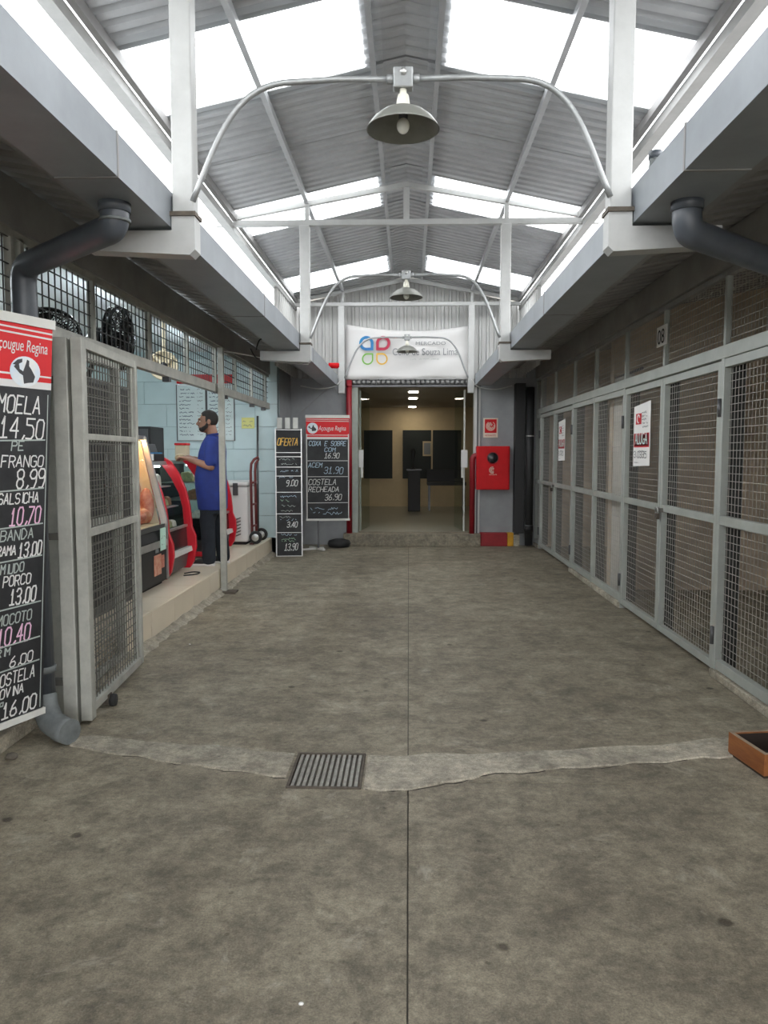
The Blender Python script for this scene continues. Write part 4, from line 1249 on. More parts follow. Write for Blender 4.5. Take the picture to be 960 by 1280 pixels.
# red-ended curved chillers
def chiller(y0_, y1_, label):
    t = thing('chiller_case', (-2.7, (y0_ + y1_) / 2, .25), label, 'display case', 'red-ended curved chillers')
    # outline of the curved end panel (x, z)
    out = [(-3.0, .27), (-2.36, .27), (-2.315, .34), (-2.285, .50), (-2.29, .62), (-2.33, .72), (-2.335, .80), (-2.35, .95), (-2.39, 1.12), (-2.46, 1.29), (-2.55, 1.42), (-2.62, 1.46)]
    inn = [(-2.72, 1.44), (-2.64, 1.37), (-2.55, 1.24), (-2.47, 1.08), (-2.43, .92), (-2.42, .76), (-2.42, .60), (-2.42, .40), (-2.48, .33), (-3.0, .33)]
    for y in (y0_, y1_ - .045):
        poly = out + [(-3.0, 1.46)]
        MB().prism([(x, y, z) for x, z in out + inn], (0, .045, 0)).build('end_trim', 'red_plastic', t, bevel=.008)
        MB().prism([(x, y + .012, z) for x, z in [(-3.0, .33), (-2.44, .36), (-2.44, .92), (-2.48, 1.08), (-2.56, 1.24), (-2.68, 1.42), (-3.0, 1.42)]], (0, .018, 0)).build('end_glass', 'glass_dark', t)
    a, b = y0_ + .045, y1_ - .045
    MB().prism([(-3.0, a, .29), (-2.40, a, .29), (-2.37, a, .46), (-3.0, a, .46)], (0, b - a, 0)).build('base', 'dark_steel', t)
    MB().prism([(-2.37, a, .46), (-2.325, a, .46), (-2.335, a, .51), (-2.38, a, .51)], (0, b - a, 0)).build('bumper', 'bar_white', t)
    MB().prism([(-3.0, a, .46), (-2.38, a, .51), (-2.39, a, .72), (-3.0, a, .72)], (0, b - a, 0)).build('front_panel', 'black_gloss', t)
    MB().prism([(-2.41, a, .72), (-2.375, a, .72), (-2.375, a, .745), (-2.41, a, .745)], (0, b - a, 0)).build('sill', 'steel', t)
    gl = [(-2.385, .745), (-2.395, .93), (-2.43, 1.10), (-2.50, 1.26), (-2.585, 1.38)]
    vs = []; fs = []
    for x, z in gl: vs += [(x, a, z), (x, b, z)]
    for i in range(len(gl) - 1): fs.append((2*i, 2*i+1, 2*i+3, 2*i+2))
    MB()._add(vs, fs).build('curved_glass', 'glass_dark', t, smooth=True)
    MB().prism([(-3.0, a, 1.38), (-2.58, a, 1.38), (-2.60, a, 1.42), (-3.0, a, 1.42)], (0, b - a, 0)).build('top', 'steel', t)
    box('back', (-3.0, a, .72), (-2.97, b, 1.38), 'black_matt', t)
    for z, x in ((.95, -2.47), (1.16, -2.55)):
        box('shelf', (-2.96, a, z - .012), (x, b, z), 'steel', t)
    MB().tube([(-2.66, a + .04, 1.365), (-2.66, b - .04, 1.365)], .012, 8).build('lit_tube', 'tube_fill', t)  # added fill tube so the goods show, no such lamp known
    # goods
    rr = random.Random(int(y0_ * 10)); mats = ['pack_tan', 'pack_green', 'pack_white', 'pack_brown']
    k = 0
    ORDN = ['', 'first', 'second', 'third', 'fourth', 'fifth', 'sixth', 'seventh', 'eighth', 'ninth', 'tenth']
    for lv, (z, x) in enumerate(((.722, -2.48), (.952, -2.52), (1.162, -2.60))):
        y = a + .03; k = 0
        while y < b - .12:
            w = rr.uniform(.08, .13); h = rr.uniform(.07, .13)
            mm = rr.choice(mats); k += 1
            box_label = ORDN[k] + ' pack, %s, on the %s shelf of the %s' % ({'pack_tan': 'tan', 'pack_green': 'green', 'pack_white': 'white', 'pack_brown': 'brown'}[mm], ('bottom', 'middle', 'top')[lv], label.split(' ', 1)[1] if False else ('chiller by the meat counter' if y0_ < 8 else 'chiller behind the man'))
            mb = MB(); mb.prism([(x - .14, y, z), (x, y, z), (x - .01, y, z + h * .8), (x - .04, y, z + h), (x - .13, y, z + h * .9)], (0, w, 0))
            o = mb.build('food_pack', mm, bevel=.012)
            tag(o, box_label, 'food pack', 'food packs in the chillers')
            y += w + rr.uniform(.01, .03)
    return t
chiller(7.36, 8.20, 'curved chiller between two red ends beside the meat counter')
chiller(9.05, 10.12, 'curved red-ended chiller partly hidden behind the man')
# floor cable
cable([(-2.30, 7.72, .257), (-2.20, 7.80, .257), (-2.19, 7.92, .257), (-2.27, 7.95, .257), (-2.33, 7.85, .257)], .007, 'black cable looped on the cream tiles by the chiller')

# monitor / till and scale on a counter behind
t = thing('service_counter', (-3.5, 9.0, .25), 'plain white service counter behind the display cases', 'counter')
box('body', (-4.1, 7.9, .25), (-3.25, 10.4, 1.12), 'white_enamel', t, bevel=.01)
box('worktop', (-4.15, 7.85, 1.12), (-3.2, 10.45, 1.16), 'steel', t, bevel=.004)
t = thing('dark_cabinet', (-3.55, 9.6, 1.16), 'black cabinet standing on the counter below the menu boards', 'cabinet')
box('body', (-3.95, 9.3, 1.161), (-3.14, 9.8, 1.83), 'black_matt', t, bevel=.01)
box('front', (-3.92, 9.285, 1.19), (-3.17, 9.30, 1.80), 'dark_steel', t)
t = thing('weighing_scale', (-2.72, 7.95, 1.42), 'black weighing scale with blue display on the first red-ended chiller', 'scale')
box('body', (-2.86, 7.80, 1.421), (-2.60, 8.12, 1.50), 'black_matt', t, bevel=.01)
MB().prism([(-2.84, 7.82, 1.50), (-2.66, 7.82, 1.50), (-2.69, 7.82, 1.60), (-2.84, 7.82, 1.60)], (0, .28, 0)).build('display_head', 'dark_steel', t, bevel=.006)
box('label_plate', (-2.68, 7.792, 1.43), (-2.61, 7.799, 1.495), 'paper_white', t)
box('blue_plate', (-2.655, 7.84, 1.50), (-2.61, 8.08, 1.512), 'logo_blue', t)

# menu boards
def menu(xa, xb, z0, z1, label):
    Y = 11.345
    t = thing('menu_board', ((xa + xb) / 2, Y, z0), label, 'menu board', 'white menu boards')
    box('panel', (xa, Y - .02, z0), (xb, Y - .001, z1), 'menu_white', t)
    for a, b, c, d in ((xa - .012, xa, z0 - .012, z1 + .012), (xb, xb + .012, z0 - .012, z1 + .012)):
        box('side_rail', (a, Y - .028, c), (b, Y - .001, d), 'dark_steel', t)
    for c, d in ((z0 - .012, z0), (z1, z1 + .012)):
        box('edge_rail', (xa, Y - .028, c), (xb, Y - .001, d), 'steel', t)
    for k in range(13):
        z = z1 - .07 - k * (z1 - z0 - .08) / 13
        mb = MB(); scribble(mb, (xa + .03, Y - .0215, z), (1, 0, 0), (0, 0, 1), (xb - xa) * random.uniform(.35, .58), .022, .007); mb.build('writing', 'ink_blue', t)
        mb = MB(); scribble(mb, (xb - .12, Y - .0215, z), (1, 0, 0), (0, 0, 1), .09, .025, .006); mb.build('writing', 'ink_grey', t)
    return t
menu(-3.42, -3.0, 1.70, 2.50, 'white menu board, the one above the black cabinet')
menu(-2.97, -2.58, 1.70, 2.50, 'white menu board directly behind the head of the man')
box('red_sign', (-3.42, 11.32, 2.53), (-2.6, 11.344, 2.66), 'banner_red').update_tag()
tag(bpy.data.objects['red_sign'], 'red strip sign on the wall above the menu boards', 'sign')
t = thing('wall_note', (-2.38, 11.33, 1.87), 'yellow paper note on the pale blue wall', 'note')
box('sheet', (-2.47, 11.338, 1.87), (-2.28, 11.344, 2.03), 'note_yellow', t)
mk = MB(); scribble(mk, (-2.45, 11.337, 1.96), (1, 0, 0), (0, 0, 1), .15, .03, .006); scribble(mk, (-2.45, 11.337, 1.90), (1, 0, 0), (0, 0, 1), .14, .03, .006); mk.build('writing', 'ink_grey', t)

# chest freezer
t = thing('chest_freezer', (-2.40, 10.7, .25), 'white chest freezer with dark latch against the blue wall', 'freezer')
box('body', (-2.88, 10.42, .29), (-2.20, 11.05, 1.05), 'white_enamel', t, bevel=.02)
box('lid', (-2.89, 10.40, 1.055), (-2.19, 11.06, 1.12), 'white_enamel', t, bevel=.02)
l = box('latch', (-2.40, 10.395, .93), (-2.33, 10.42, 1.10), 'dark_steel', t, bevel=.006)
for k in range(6):
    MB().bar((-2.40, 10.412, .36 + k * .045), (-2.30, 10.412, .40 + k * .045), .014, .012).build('vent_slot', 'black_matt', t)
box('plinth', (-2.85, 10.45, .25), (-2.24, 11.0, .29), 'rubber', t)
# hand truck
t = thing('hand_truck', (-1.98, 10.6, .25), 'dark red hand truck with small wheels leaning by the freezer', 'hand truck')
for y in (10.42, 10.72):
    MB().tube([(-1.99, y, .36), (-2.00, y, 1.25), (-1.99, y, 1.36), (-1.95, y, 1.42)], .018, 8).build('rail', 'red_cart', t)
MB().tube([(-1.95, 10.42, 1.42), (-1.93, 10.57, 1.45), (-1.95, 10.72, 1.42)], .018, 8).build('handle', 'red_cart', t)
for z in (.5, .8, 1.1): MB().tube([(-1.995, 10.42, z), (-1.995, 10.72, z)], .014, 8).build('crossbar', 'red_cart', t)
box('toe_plate', (-2.03, 10.42, .255), (-1.97 + .0, 10.72, .27), 'red_cart', t)
MB().tube([(-1.93, 10.38, .36), (-1.93, 10.76, .36)], .012, 8).build('axle', 'dark_steel', t)
t.location.x -= .155
for y in (10.36, 10.78):
    w = MB().lathe([(0, -.03), (.06, -.03), (.085, -.02), (.09, 0), (.085, .02), (.06, .03), (0, .03)], (-1.93, y, .36), 18, axis=(0, 1, 0)).build('wheel', 'rubber', t)
    MB().lathe([(0, -.034), (.05, -.034), (.05, .034), (0, .034)], (-1.93, y, .36), 14, axis=(0, 1, 0)).build('rim', 'steel', w)
# broom-like dark poles in the corner
o = MB().tube([(-2.20, 11.10, .26), (-2.22, 11.28, 2.05)], .016, 8).build('broom_stick', 'dark_steel'); tag(o, 'dark stick leaning in the corner above the hand truck', 'stick')

# tube lights of the shop; the inner two are added, out of view
def tube_light(c, label, ln=1.2, along='y'):
    t = thing('tube_light', c, label, 'tube light', 'tube lights of the shop')
    d = Vector((0, ln / 2, 0)) if along == 'y' else Vector((ln / 2, 0, 0))
    c = Vector(c)
    MB().bar(c - d, c + d, .07, .04).build('batten', 'white_enamel', t)
    MB().tube([c - d * .96 + Vector((0, 0, -.04)), c + d * .96 + Vector((0, 0, -.04))], .014, 8).build('tube', 'tube_cool', t)
tube_light((-2.55, 7.0, 2.93), 'fluorescent tube over the meat counter')
tube_light((-2.55, 9.6, 2.93), 'fluorescent tube nearer the menu boards')
tube_light((-4.5, 7.0, 2.90), 'added fluorescent tube, out of view, brightening the inner part of the shop')  # put in to brighten the shop walls and ceiling
tube_light((-4.5, 5.2, 2.90), 'added fluorescent tube, out of view, deep inside the shop behind the fridge')  # second added tube for the same fill light

# ================================================================== END WALL THINGS
# logo banner
t = thing('logo_banner', (.02, YE - .08, 2.70), 'white banner with four coloured petals hung over the doorway', 'banner')
n_, m_ = 30, 12
def ban(u, v):
    x = -1.03 + 2.09 * u
    top = 3.57 - .10 * math.sin(PI * u) - (0.02 * u)
    z = 2.70 + (top - 2.70) * v
    y = YE - .085 - .018 * math.sin(u * 9 + v * 5) * math.sin(PI * u) - .012 * math.sin((u - v * .8) * 14)
    return Vector((x, y, z))
mb = MB(); vs = [ban(i / n_, j / m_) for j in range(m_ + 1) for i in range(n_ + 1)]
fs = [(j*(n_+1)+i, j*(n_+1)+i+1, (j+1)*(n_+1)+i+1, (j+1)*(n_+1)+i) for j in range(m_) for i in range(n_)]
mb._add(vs, fs, True)
o = mb.build('cloth', 'vinyl_white', t); s_ = o.modifiers.new('solid', 'SOLIDIFY'); s_.thickness = .002
YB = YE - .125
def petal(cx, cz, R_, w, sx, sz, m):
    """a ring with one squared corner pointing towards the logo centre"""
    def outline(rad):
        pts = []
        for k in range(25):
            a = math.atan2(sz, sx) + PI / 4 * 0
            th = math.radians(45) + 2 * PI * k / 24
            pts.append(th)
        res = []
        c0 = math.atan2(sz, sx)
        for k in range(37):
            th = c0 + PI / 4 + (2 * PI - PI / 2) * k / 36
            res.append((cx + rad * math.cos(th), cz + rad * math.sin(th)))
        res.append((cx + rad * math.sqrt(2) * math.cos(c0) * .98, cz + rad * math.sqrt(2) * math.sin(c0) * .98))
        return res
    a = outline(R_); b = outline(R_ - w); n = len(a)
    vs = [(x, YB, z) for x, z in a] + [(x, YB, z) for x, z in b] + [(x, YB - .003, z) for x, z in a] + [(x, YB - .003, z) for x, z in b]
    fs = []
    for k in range(n):
        q = (k + 1) % n
        fs.append((2*n+k, 2*n+q, 3*n+q, 3*n+k)); fs.append((k, q, 2*n+q, 2*n+k)); fs.append((n+q, n+k, 3*n+k, 3*n+q))
    MB()._add(vs, fs).build('petal', m, t)
petal(-.685, 3.265, .115, .045, 1, -1, 'logo_blue')
petal(-.415, 3.265, .115, .045, -1, -1, 'logo_red')
petal(-.665, 3.015, .092, .022, 1, 1, 'logo_green')
petal(-.435, 3.015, .092, .022, -1, 1, 'logo_yellow')
text('Célio de Souza Lima', (-.27, YB, 3.075), (1, 0, 0), (0, 0, 1), .155, 'ink_grey', t, sx=.82)
text('MERCADO', (.10, YB, 3.235), (1, 0, 0), (0, 0, 1), .075, 'ink_grey', t, sx=1.35)
mk = MB(); scribble(mk, (.02, YB - .001, 3.0), (1, 0, 0), (0, 0, 1), .50, .02, .005); mk.build('small_print', 'chalk_dim', t)

# rolled-up shutter over the doorway
t = thing('roller_shutter', (.1, YE - .04, 2.56), 'rolled-up grey slatted shutter under the white banner', 'shutter')
s0 = None
for k in range(26):
    x = DX0 + .01 + k * (DX1 - DX0 - .02) / 26
    if s0 is None: s0 = MB().lathe([(.0, 0), (.035, 0), (.04, .02), (.04, .045), (.03, .06), (0, .06)], (x, YE - .04, 2.655), 10, axis=(1, 0, 0)).build('slat_end', 'shutter', t)
    else: piece(s0, t, (k * (DX1 - DX0 - .02) / 26, 0, 0))
box('bottom_bar', (DX0, YE - .07, 2.575), (DX1, YE + .02, 2.605), 'dark_steel', t)
box('box_top', (DX0, YE - .09, 2.69), (DX1, YE, 2.715), 'shutter', t)

# door frame
df = thing('door_1', (.1, YE, .2), None, None)
struct(df, 'grey-green metal door frame of the hall entrance')
MB().box((DX0, YE - .03, .2), (DX0 + .10, YE + .2, 2.58)).build('jamb', 'jamb_green', df, bevel=.004)
MB().box((DX1 - .10, YE - .03, .2), (DX1, YE + .2, 2.58)).build('jamb', 'clad_white', df, bevel=.004)
MB().box((DX1 - .06, YE - .05, .2), (DX1 - .035, YE - .03, 2.58)).build('guide_rail', 'dark_steel', df)
def door_leaf(x, sgn, label):
    t = thing('glass_door', (x, YE + .25, .2), label, 'glass door', 'opened glass doors of the hall')
    e = Vector((sgn * .10, .72, 0)).normalized()
    p = Vector((x, YE + .22, .21)); q = p + e * .80
    nn = Vector((e.y, -e.x, 0)) * .006
    def pan(a, b, z0, z1, th):
        k = Vector((e.y, -e.x, 0)) * th
        A, B = p + e * a, p + e * b
        return [Vector((A.x - k.x, A.y - k.y, z0)), Vector((B.x - k.x, B.y - k.y, z0)), Vector((B.x - k.x, B.y - k.y, z1)), Vector((A.x - k.x, A.y - k.y, z1))], k * 2
    po, ex = pan(0, .8, .21, 2.55, .005); MB().prism(po, ex).build('pane', 'glass_dark', t)
    po, ex = pan(0, .02, .21, 2.55, .012); MB().prism(po, ex).build('edge_rail', 'bar_white' if sgn < 0 else 'jamb_green', t)
    box('lock_plate', (x - .055, YE + .19, 1.27), (x + .055, YE + .215, 1.56), 'vinyl_white', t, bevel=.004)
    box('pull_handle', (x + (.012 if sgn > 0 else -.05), YE + .18, 1.10), (x + (.05 if sgn > 0 else -.012), YE + .215, 1.27), 'bar_white', t, bevel=.004)
door_leaf(DX0 + .12, 1, 'opened glass door leaf beside the red fire pipe of the price list')
door_leaf(DX1 - .24, -1, 'opened glass door leaf with pale edge by the fire cabinet')

# hall contents
for i, (y, lab) in enumerate(((13.9, 'ceiling light panel in the hall, first behind the doorway'), (15.5, 'ceiling light panel in the hall, middle of three'), (18.3, 'ceiling light panel in the hall, last before the beige wall'))):
    t = thing('ceiling_light', (.08, y, 2.6), lab, 'ceiling light', 'light panels in the hall')
    box('frame', (-.02, y - .17, 2.602), (.18, y + .17, 2.619), 'white_enamel', t)
    box('diffuser', (0, y - .15, 2.594), (.16, y + .15, 2.602), 'light_panel', t)
t = thing('pedestal', (.13, 17.4, .2), 'dark pedestal standing in the hall', 'pedestal')
box('column', (-.02, 17.25, .2), (.26, 17.5, 1.12), 'black_matt', t, bevel=.01)
box('cap', (-.05, 17.22, 1.12), (.29, 17.53, 1.15), 'dark_steel', t)
o = MB().lathe([(0, 0), (.07, 0), (.06, .02), (.02, .05), (.018, .22), (.05, .30), (.06, .38), (.03, .46), (0, .47)], (.10, 17.37, 1.15), 14).build('dark_ornament', 'black_matt')
tag(o, 'dark upright ornament on the pedestal in the hall', 'ornament')
t = thing('hall_bench', (.85, 17.6, .2), 'low dark bench in the hall below the wide window', 'bench')
box('seat', (.42, 17.4, .78), (1.30, 17.9, .86), 'black_matt', t, bevel=.01)
box('backrest', (.42, 17.86, .86), (1.30, 17.92, 1.14), 'black_matt', t, bevel=.01)
for x, y in ((.45, 17.43), (1.24, 17.43), (.45, 17.84), (1.24, 17.84)): box('leg', (x, y, .2), (x + .04, y + .04, .78), 'dark_steel', t)
t = thing('framed_notice', (.45, 18.8, 1.5), 'small pale notice on the dark hall window', 'notice')
box('frame', (.34, 18.835, 1.44), (.56, 18.848, 1.80), 'hall_beige', t)
box('sheet', (.37, 18.828, 1.48), (.53, 18.836, 1.76), 'ink_grey', t)

# fire hose cabinet
t = thing('fire_hose_cabinet', (1.36, YE - .1, .92), 'red fire hose cabinet with round window on the grey wall', 'fire cabinet')
box('body', (1.09, YE - .20, .92), (1.62, YE - .001, 1.62), 'fire_red', t, bevel=.008)
d = box('door', (1.105, YE - .214, .935), (1.60, YE - .201, 1.605), 'fire_red', t, bevel=.004)
MB().lathe([(0, .004), (.082, .004), (.088, 0)], (1.345, YE - .214, 1.43), 28, axis=(0, -1, 0)).build('round_window', 'black_gloss', d)
MB().lathe([(.082, .002), (.086, .008), (.094, .008), (.096, 0)], (1.345, YE - .214, 1.43), 28, axis=(0, -1, 0)).build('window_rim', 'pipe_red', d)
mk = MB()
for k in range(3):
    c = Vector((1.345, YE - .2165, 1.235))
    mk.tube(arc(c, .018 + .017 * k, .4 + k * .5, 5.6 - k * .3, 14, (1, 0, 0), (0, 0, 1)), .005, 5)
mk.build('hose_symbol', 'sign_cream', d)
text('HIDRANTE', (1.285, YE - .217, 1.155), (1, 0, 0), (0, 0, 1), .026, 'sign_cream', d)
for z in (1.02, 1.52): MB().tube([(1.603, YE - .216, z - .03), (1.603, YE - .216, z + .03)], .007, 8).build('hinge', 'fire_red', d)
# sign above it
t = thing('fire_sign', (1.33, YE - .01, 1.76), 'red and cream fire hose sign above the red cabinet', 'sign')
box('plate', (1.21, YE - .012, 1.76), (1.445, YE - .002, 2.075), 'sign_cream', t)
box('red_field', (1.232, YE - .0145, 1.835), (1.423, YE - .0125, 2.055), 'fire_red', t)
mk = MB()
for k in range(4): mk.tube(arc((1.327, YE - .0165, 1.945), .02 + .017 * k, k * .7, k * .7 + 5.2, 16, (1, 0, 0), (0, 0, 1)), .0055, 5)
mk.build('hose_symbol', 'sign_cream', t)
text('HIDRANTE', (1.232, YE - .014, 1.783), (1, 0, 0), (0, 0, 1), .040, 'ink_red', t, sx=.93)
# red fire pipes
pipe('fire_pipe', [(-.97, YE - .09, .2), (-.97, YE - .09, 2.68)], .047, 'dark red vertical fire pipe beside the doorway and price list', 'pipe_red', [((-.97, YE - .09, 2.60), (0, 0, 1), .05, 'pipe_red')])
pipe('fire_pipe', [(1.20, YE - .10, 1.47), (1.03, YE - .10, 1.47), (1.03, YE - .10, .20)], .045, 'dark red fire pipe bending into the hose cabinet', 'pipe_red', [], .08)
o = MB().tube([(-1.28, 12.36, 2.90), (-1.11, 12.36, 2.90)], .045, 14).build('red_pipe_stub', 'fire_red'); tag(o, 'short red pipe stub over the end of the shop gutter', 'pipe')
MBk = thing('painted_kerb', (1.45, YE - .1, 0), 'low kerb painted red with a yellow end under the cabinet', 'kerb')
box('red_block', (1.165, YE - .16, 0), (1.60, YE - .002, .215), 'kerb_red', MBk, bevel=.008)
box('yellow_block', (1.60, YE - .16, 0), (1.70, YE - .002, .215), 'kerb_yellow', MBk, bevel=.008)
box('grey_block', (1.70, YE - .16, 0), (1.80, YE - .002, .19), 'mortar', MBk, bevel=.008)

# OFERTA board
rr_ = Vector((1, .10, 0)).normalized()
t = thing('offer_board', (-1.745, 11.1, 0), 'tall narrow chalkboard headed in yellow beside the hand truck', 'chalkboard')
nn = Vector((rr_.y, -rr_.x, 0))
def OB(a, z, d=0.0): return Vector((-1.935, 11.10, 0)) + rr_ * a + Vector((0, 0, z)) + nn * d
W_ = .385
MB().prism([OB(0, 0), OB(W_, 0), OB(W_, 1.86), OB(0, 1.86)], -nn * .02).build('board', 'black_board', t)
for a in (0, W_ - .014): MB().prism([OB(a, 0, .001), OB(a + .014, 0, .001), OB(a + .014, 1.86, .001), OB(a, 1.86, .001)], nn * .006).build('side_strip', 'steel', t)
for z in (.67, 1.19, 1.50, 1.26, 1.00, .40): pass
for z in (0.0, .345, .62, .935, 1.17, 1.30, 1.45, 1.51, 1.84): MB().prism([OB(.014, z, .001), OB(W_ - .014, z, .001), OB(W_ - .014, z + .009, .001), OB(.014, z + .009, .001)], nn * .002).build('rule', 'steel', t)
for s, a, z, h, w, m in (('OFERTA', .03, 1.62, .10, .30, 'chalk_yellow'), ('9,00', .15, 1.03, .085, .20, 'chalk'), ('3,40', .16, .43, .08, .18, 'chalk'), ('13,90', .12, .09, .10, .22, 'chalk')):
    b = MB(); chalk(b, s, OB(a, z, .002), rr_, (0, 0, 1), h, w, .012 if m == 'chalk_yellow' else .009); b.build('chalk_writing', m, t)
rs = random.Random(3)
for z in (1.40, 1.33, 1.23, 1.14, .86, .80, .72, .65, .56, .52, .30, .24, .21):
    b = MB(); scribble(b, OB(.04 + rs.uniform(0, .05), z, .002), rr_, (0, 0, 1), rs.uniform(.18, .28), .035, .005); b.build('chalk_writing', rs.choice(['chalk_dim', 'chalk_green', 'chalk_dim', 'chalk_blue']), t)
for k in range(3):
    MB().prism([OB(.03 + k * .115, 1.861, -.018), OB(.10 + k * .115, 1.861, -.018), OB(.10 + k * .115, 2.02, -.018), OB(.03 + k * .115, 2.02, -.018)], -nn * .012).build('top_slat', 'bar_white', t)
MB().bar(OB(.19, 1.6, -.03), OB(.19, .01, -.45), .03, .02).build('back_leg', 'dark_steel', t)

# second red-headed price list on a stand by the door
rt = Vector((1, .16, 0)).normalized()
t, P, r, u, n = price_list('price_list', 'red-headed chalk price list on a stand beside the doorway', 'red-headed chalk price lists', (-1.58, 11.82, 0), rt, .66, .46, 2.08, .36)
text('Açougue Regina', P(.19, 1.855, .0055), r, u, .105, 'vinyl_white', t, shear=.25, sx=.62)
mb = MB(); mb.prism([P(.10 + .085 * math.cos(a), 1.89 + .085 * math.sin(a), .0055) for a in [2*PI*k/20 for k in range(20)]], n * .001); mb.build('oval_picture', 'photo_sky', t)
mb = MB(); mb.prism([P(.10 + a * .7, 1.89 + b * .8, .0068) for a, b in sil], n * .0008); mb.build('silhouette', 'photo_dark', t)
for s, a, z, h, w, m in (('COXA E SOBRE', .04, 1.62, .07, .58, 'chalk_blue'), ('COM', .28, 1.53, .06, .18, 'chalk_blue'), ('16,90', .28, 1.43, .08, .26, 'chalk'),
    ('ACEM', .03, 1.29, .07, .22, 'chalk_blue'), ('31,90', .27, 1.19, .10, .34, 'chalk_blue'), ('COSTELA', .03, 1.02, .085, .44, 'chalk'), ('RECHEADA', .03, .91, .075, .48, 'chalk'), ('36,90', .28, .78, .09, .30, 'chalk')):
    b = MB(); chalk(b, s, P(a, z, .0052), r, u, h, w, .0085); b.build('chalk_writing', m, t)
for z in (.62, .55): 
    b = MB(); scribble(b, P(.06, z, .0052), r, u, .5, .05, .007); b.build('chalk_writing', 'chalk_blue', t)
for z in (1.385, 1.14, .735): 
    b = MB(); b.prism([P(.02, z, .0052), P(.64, z, .0052), P(.64, z + .008, .0052), P(.02, z + .008, .0052)], n * .0004); b.build('chalk_rule', 'chalk', t)
for a in (0.0, .645):
    b = MB(); b.prism([P(a, .49, .0052), P(a + .015, .49, .0052), P(a + .015, 1.8, .0052), P(a, 1.8, .0052)], n * .001); b.build('side_strip', 'bar_white', t)
MB().bar(P(.18, .02, -.03), P(.18, 2.0, -.03), .03, .03).build('stand_pole', 'dark_steel', t)
MB().bar(P(-.12, .02, .1), P(.26, .02, -.14), .04, .03).build('stand_foot', 'bar_white', t)
MB().bar(P(.06, .02, -.26), P(.26, .02, .12), .04, .03).build('stand_foot', 'bar_white', t)
o = MB().lathe([(0, 0), (.16, 0), (.19, .05), (.17, .10), (.06, .13), (0, .13)], (-1.12, 12.3, 0), 20).build('umbrella_base', 'black_matt'); tag(o, 'round black stand base on the floor by the doorway', 'stand base')

# scraps on the floor
for i, (x, y, lab) in enumerate(((-.29, 1.98, 'tiny white scrap on the floor beside the centre joint'), (.29, 1.86, 'tiny white scrap lying alone in the lower middle of the floor'), (1.64, 3.2, 'tiny white scrap before the wooden crate'), (-1.72, 5.9, 'white paper scrap by the tiled step'))):
    o = MB().ell((x, y, .003), (.008, .006, .004), 8, 5).build('paper_scrap', 'paper_white'); tag(o, lab, 'scrap', 'white scraps on the floor')
for i, (x, y, w, l, lab) in enumerate(((.40, 2.0, .012, .0, ''),)): pass

# ================================================================== THE MAN
def remesh(o, vox, sm=4):
    m = o.modifiers.new('remesh', 'REMESH'); m.mode = 'VOXEL'; m.voxel_size = vox; m.use_smooth_shade = True
    s = o.modifiers.new('smooth', 'SMOOTH'); s.iterations = sm; s.factor = .5
MP = Vector((-2.20, 8.55, .25))
man = thing('person', MP, 'bearded person in blue polo shirt and dark jeans serving at the chiller', 'person')
def M(x, y, z): return MP + Vector((x, y, z))
def limb(mb, pts, rad, n=12):
    mb.tube([M(*p) for p in pts], rad, n)
    for p, r_ in zip(pts, rad): mb.ell(M(*p), r_ * .99, n, 8)
# forward is -x, the near side is -y
b = MB()
# head: skull, jaw, brow, nose, lips, ears
HC = (-.045, .0, 1.605)
b.ell(M(HC[0] + .015, 0, 1.63), (.098, .075, .098), 20, 14)
b.ell(M(HC[0] - .018, 0, 1.565), (.078, .062, .085), 20, 14)
b.ell(M(-.105, 0, 1.515), (.035, .035, .028), 12, 8)
b.ell(M(-.128, 0, 1.632), (.018, .055, .016), 12, 8)
limb(b, [(-.135, 0, 1.622), (-.150, 0, 1.598), (-.160, 0, 1.580), (-.142, 0, 1.574)], [.011, .013, .016, .014], 8)
b.ell(M(-.135, 0, 1.550), (.012, .024, .007), 10, 6); b.ell(M(-.133, 0, 1.537), (.012, .022, .008), 10, 6)
for s in (-1, 1):
    b.ell(M(-.010, s * .076, 1.600), (.022, .010, .034), 10, 8)
    b.ell(M(-.112, s * .034, 1.585), (.025, .024, .022), 10, 8)
limb(b, [(-.005, 0, 1.54), (.012, 0, 1.47), (.02, 0, 1.40)], [.056, .058, .066])
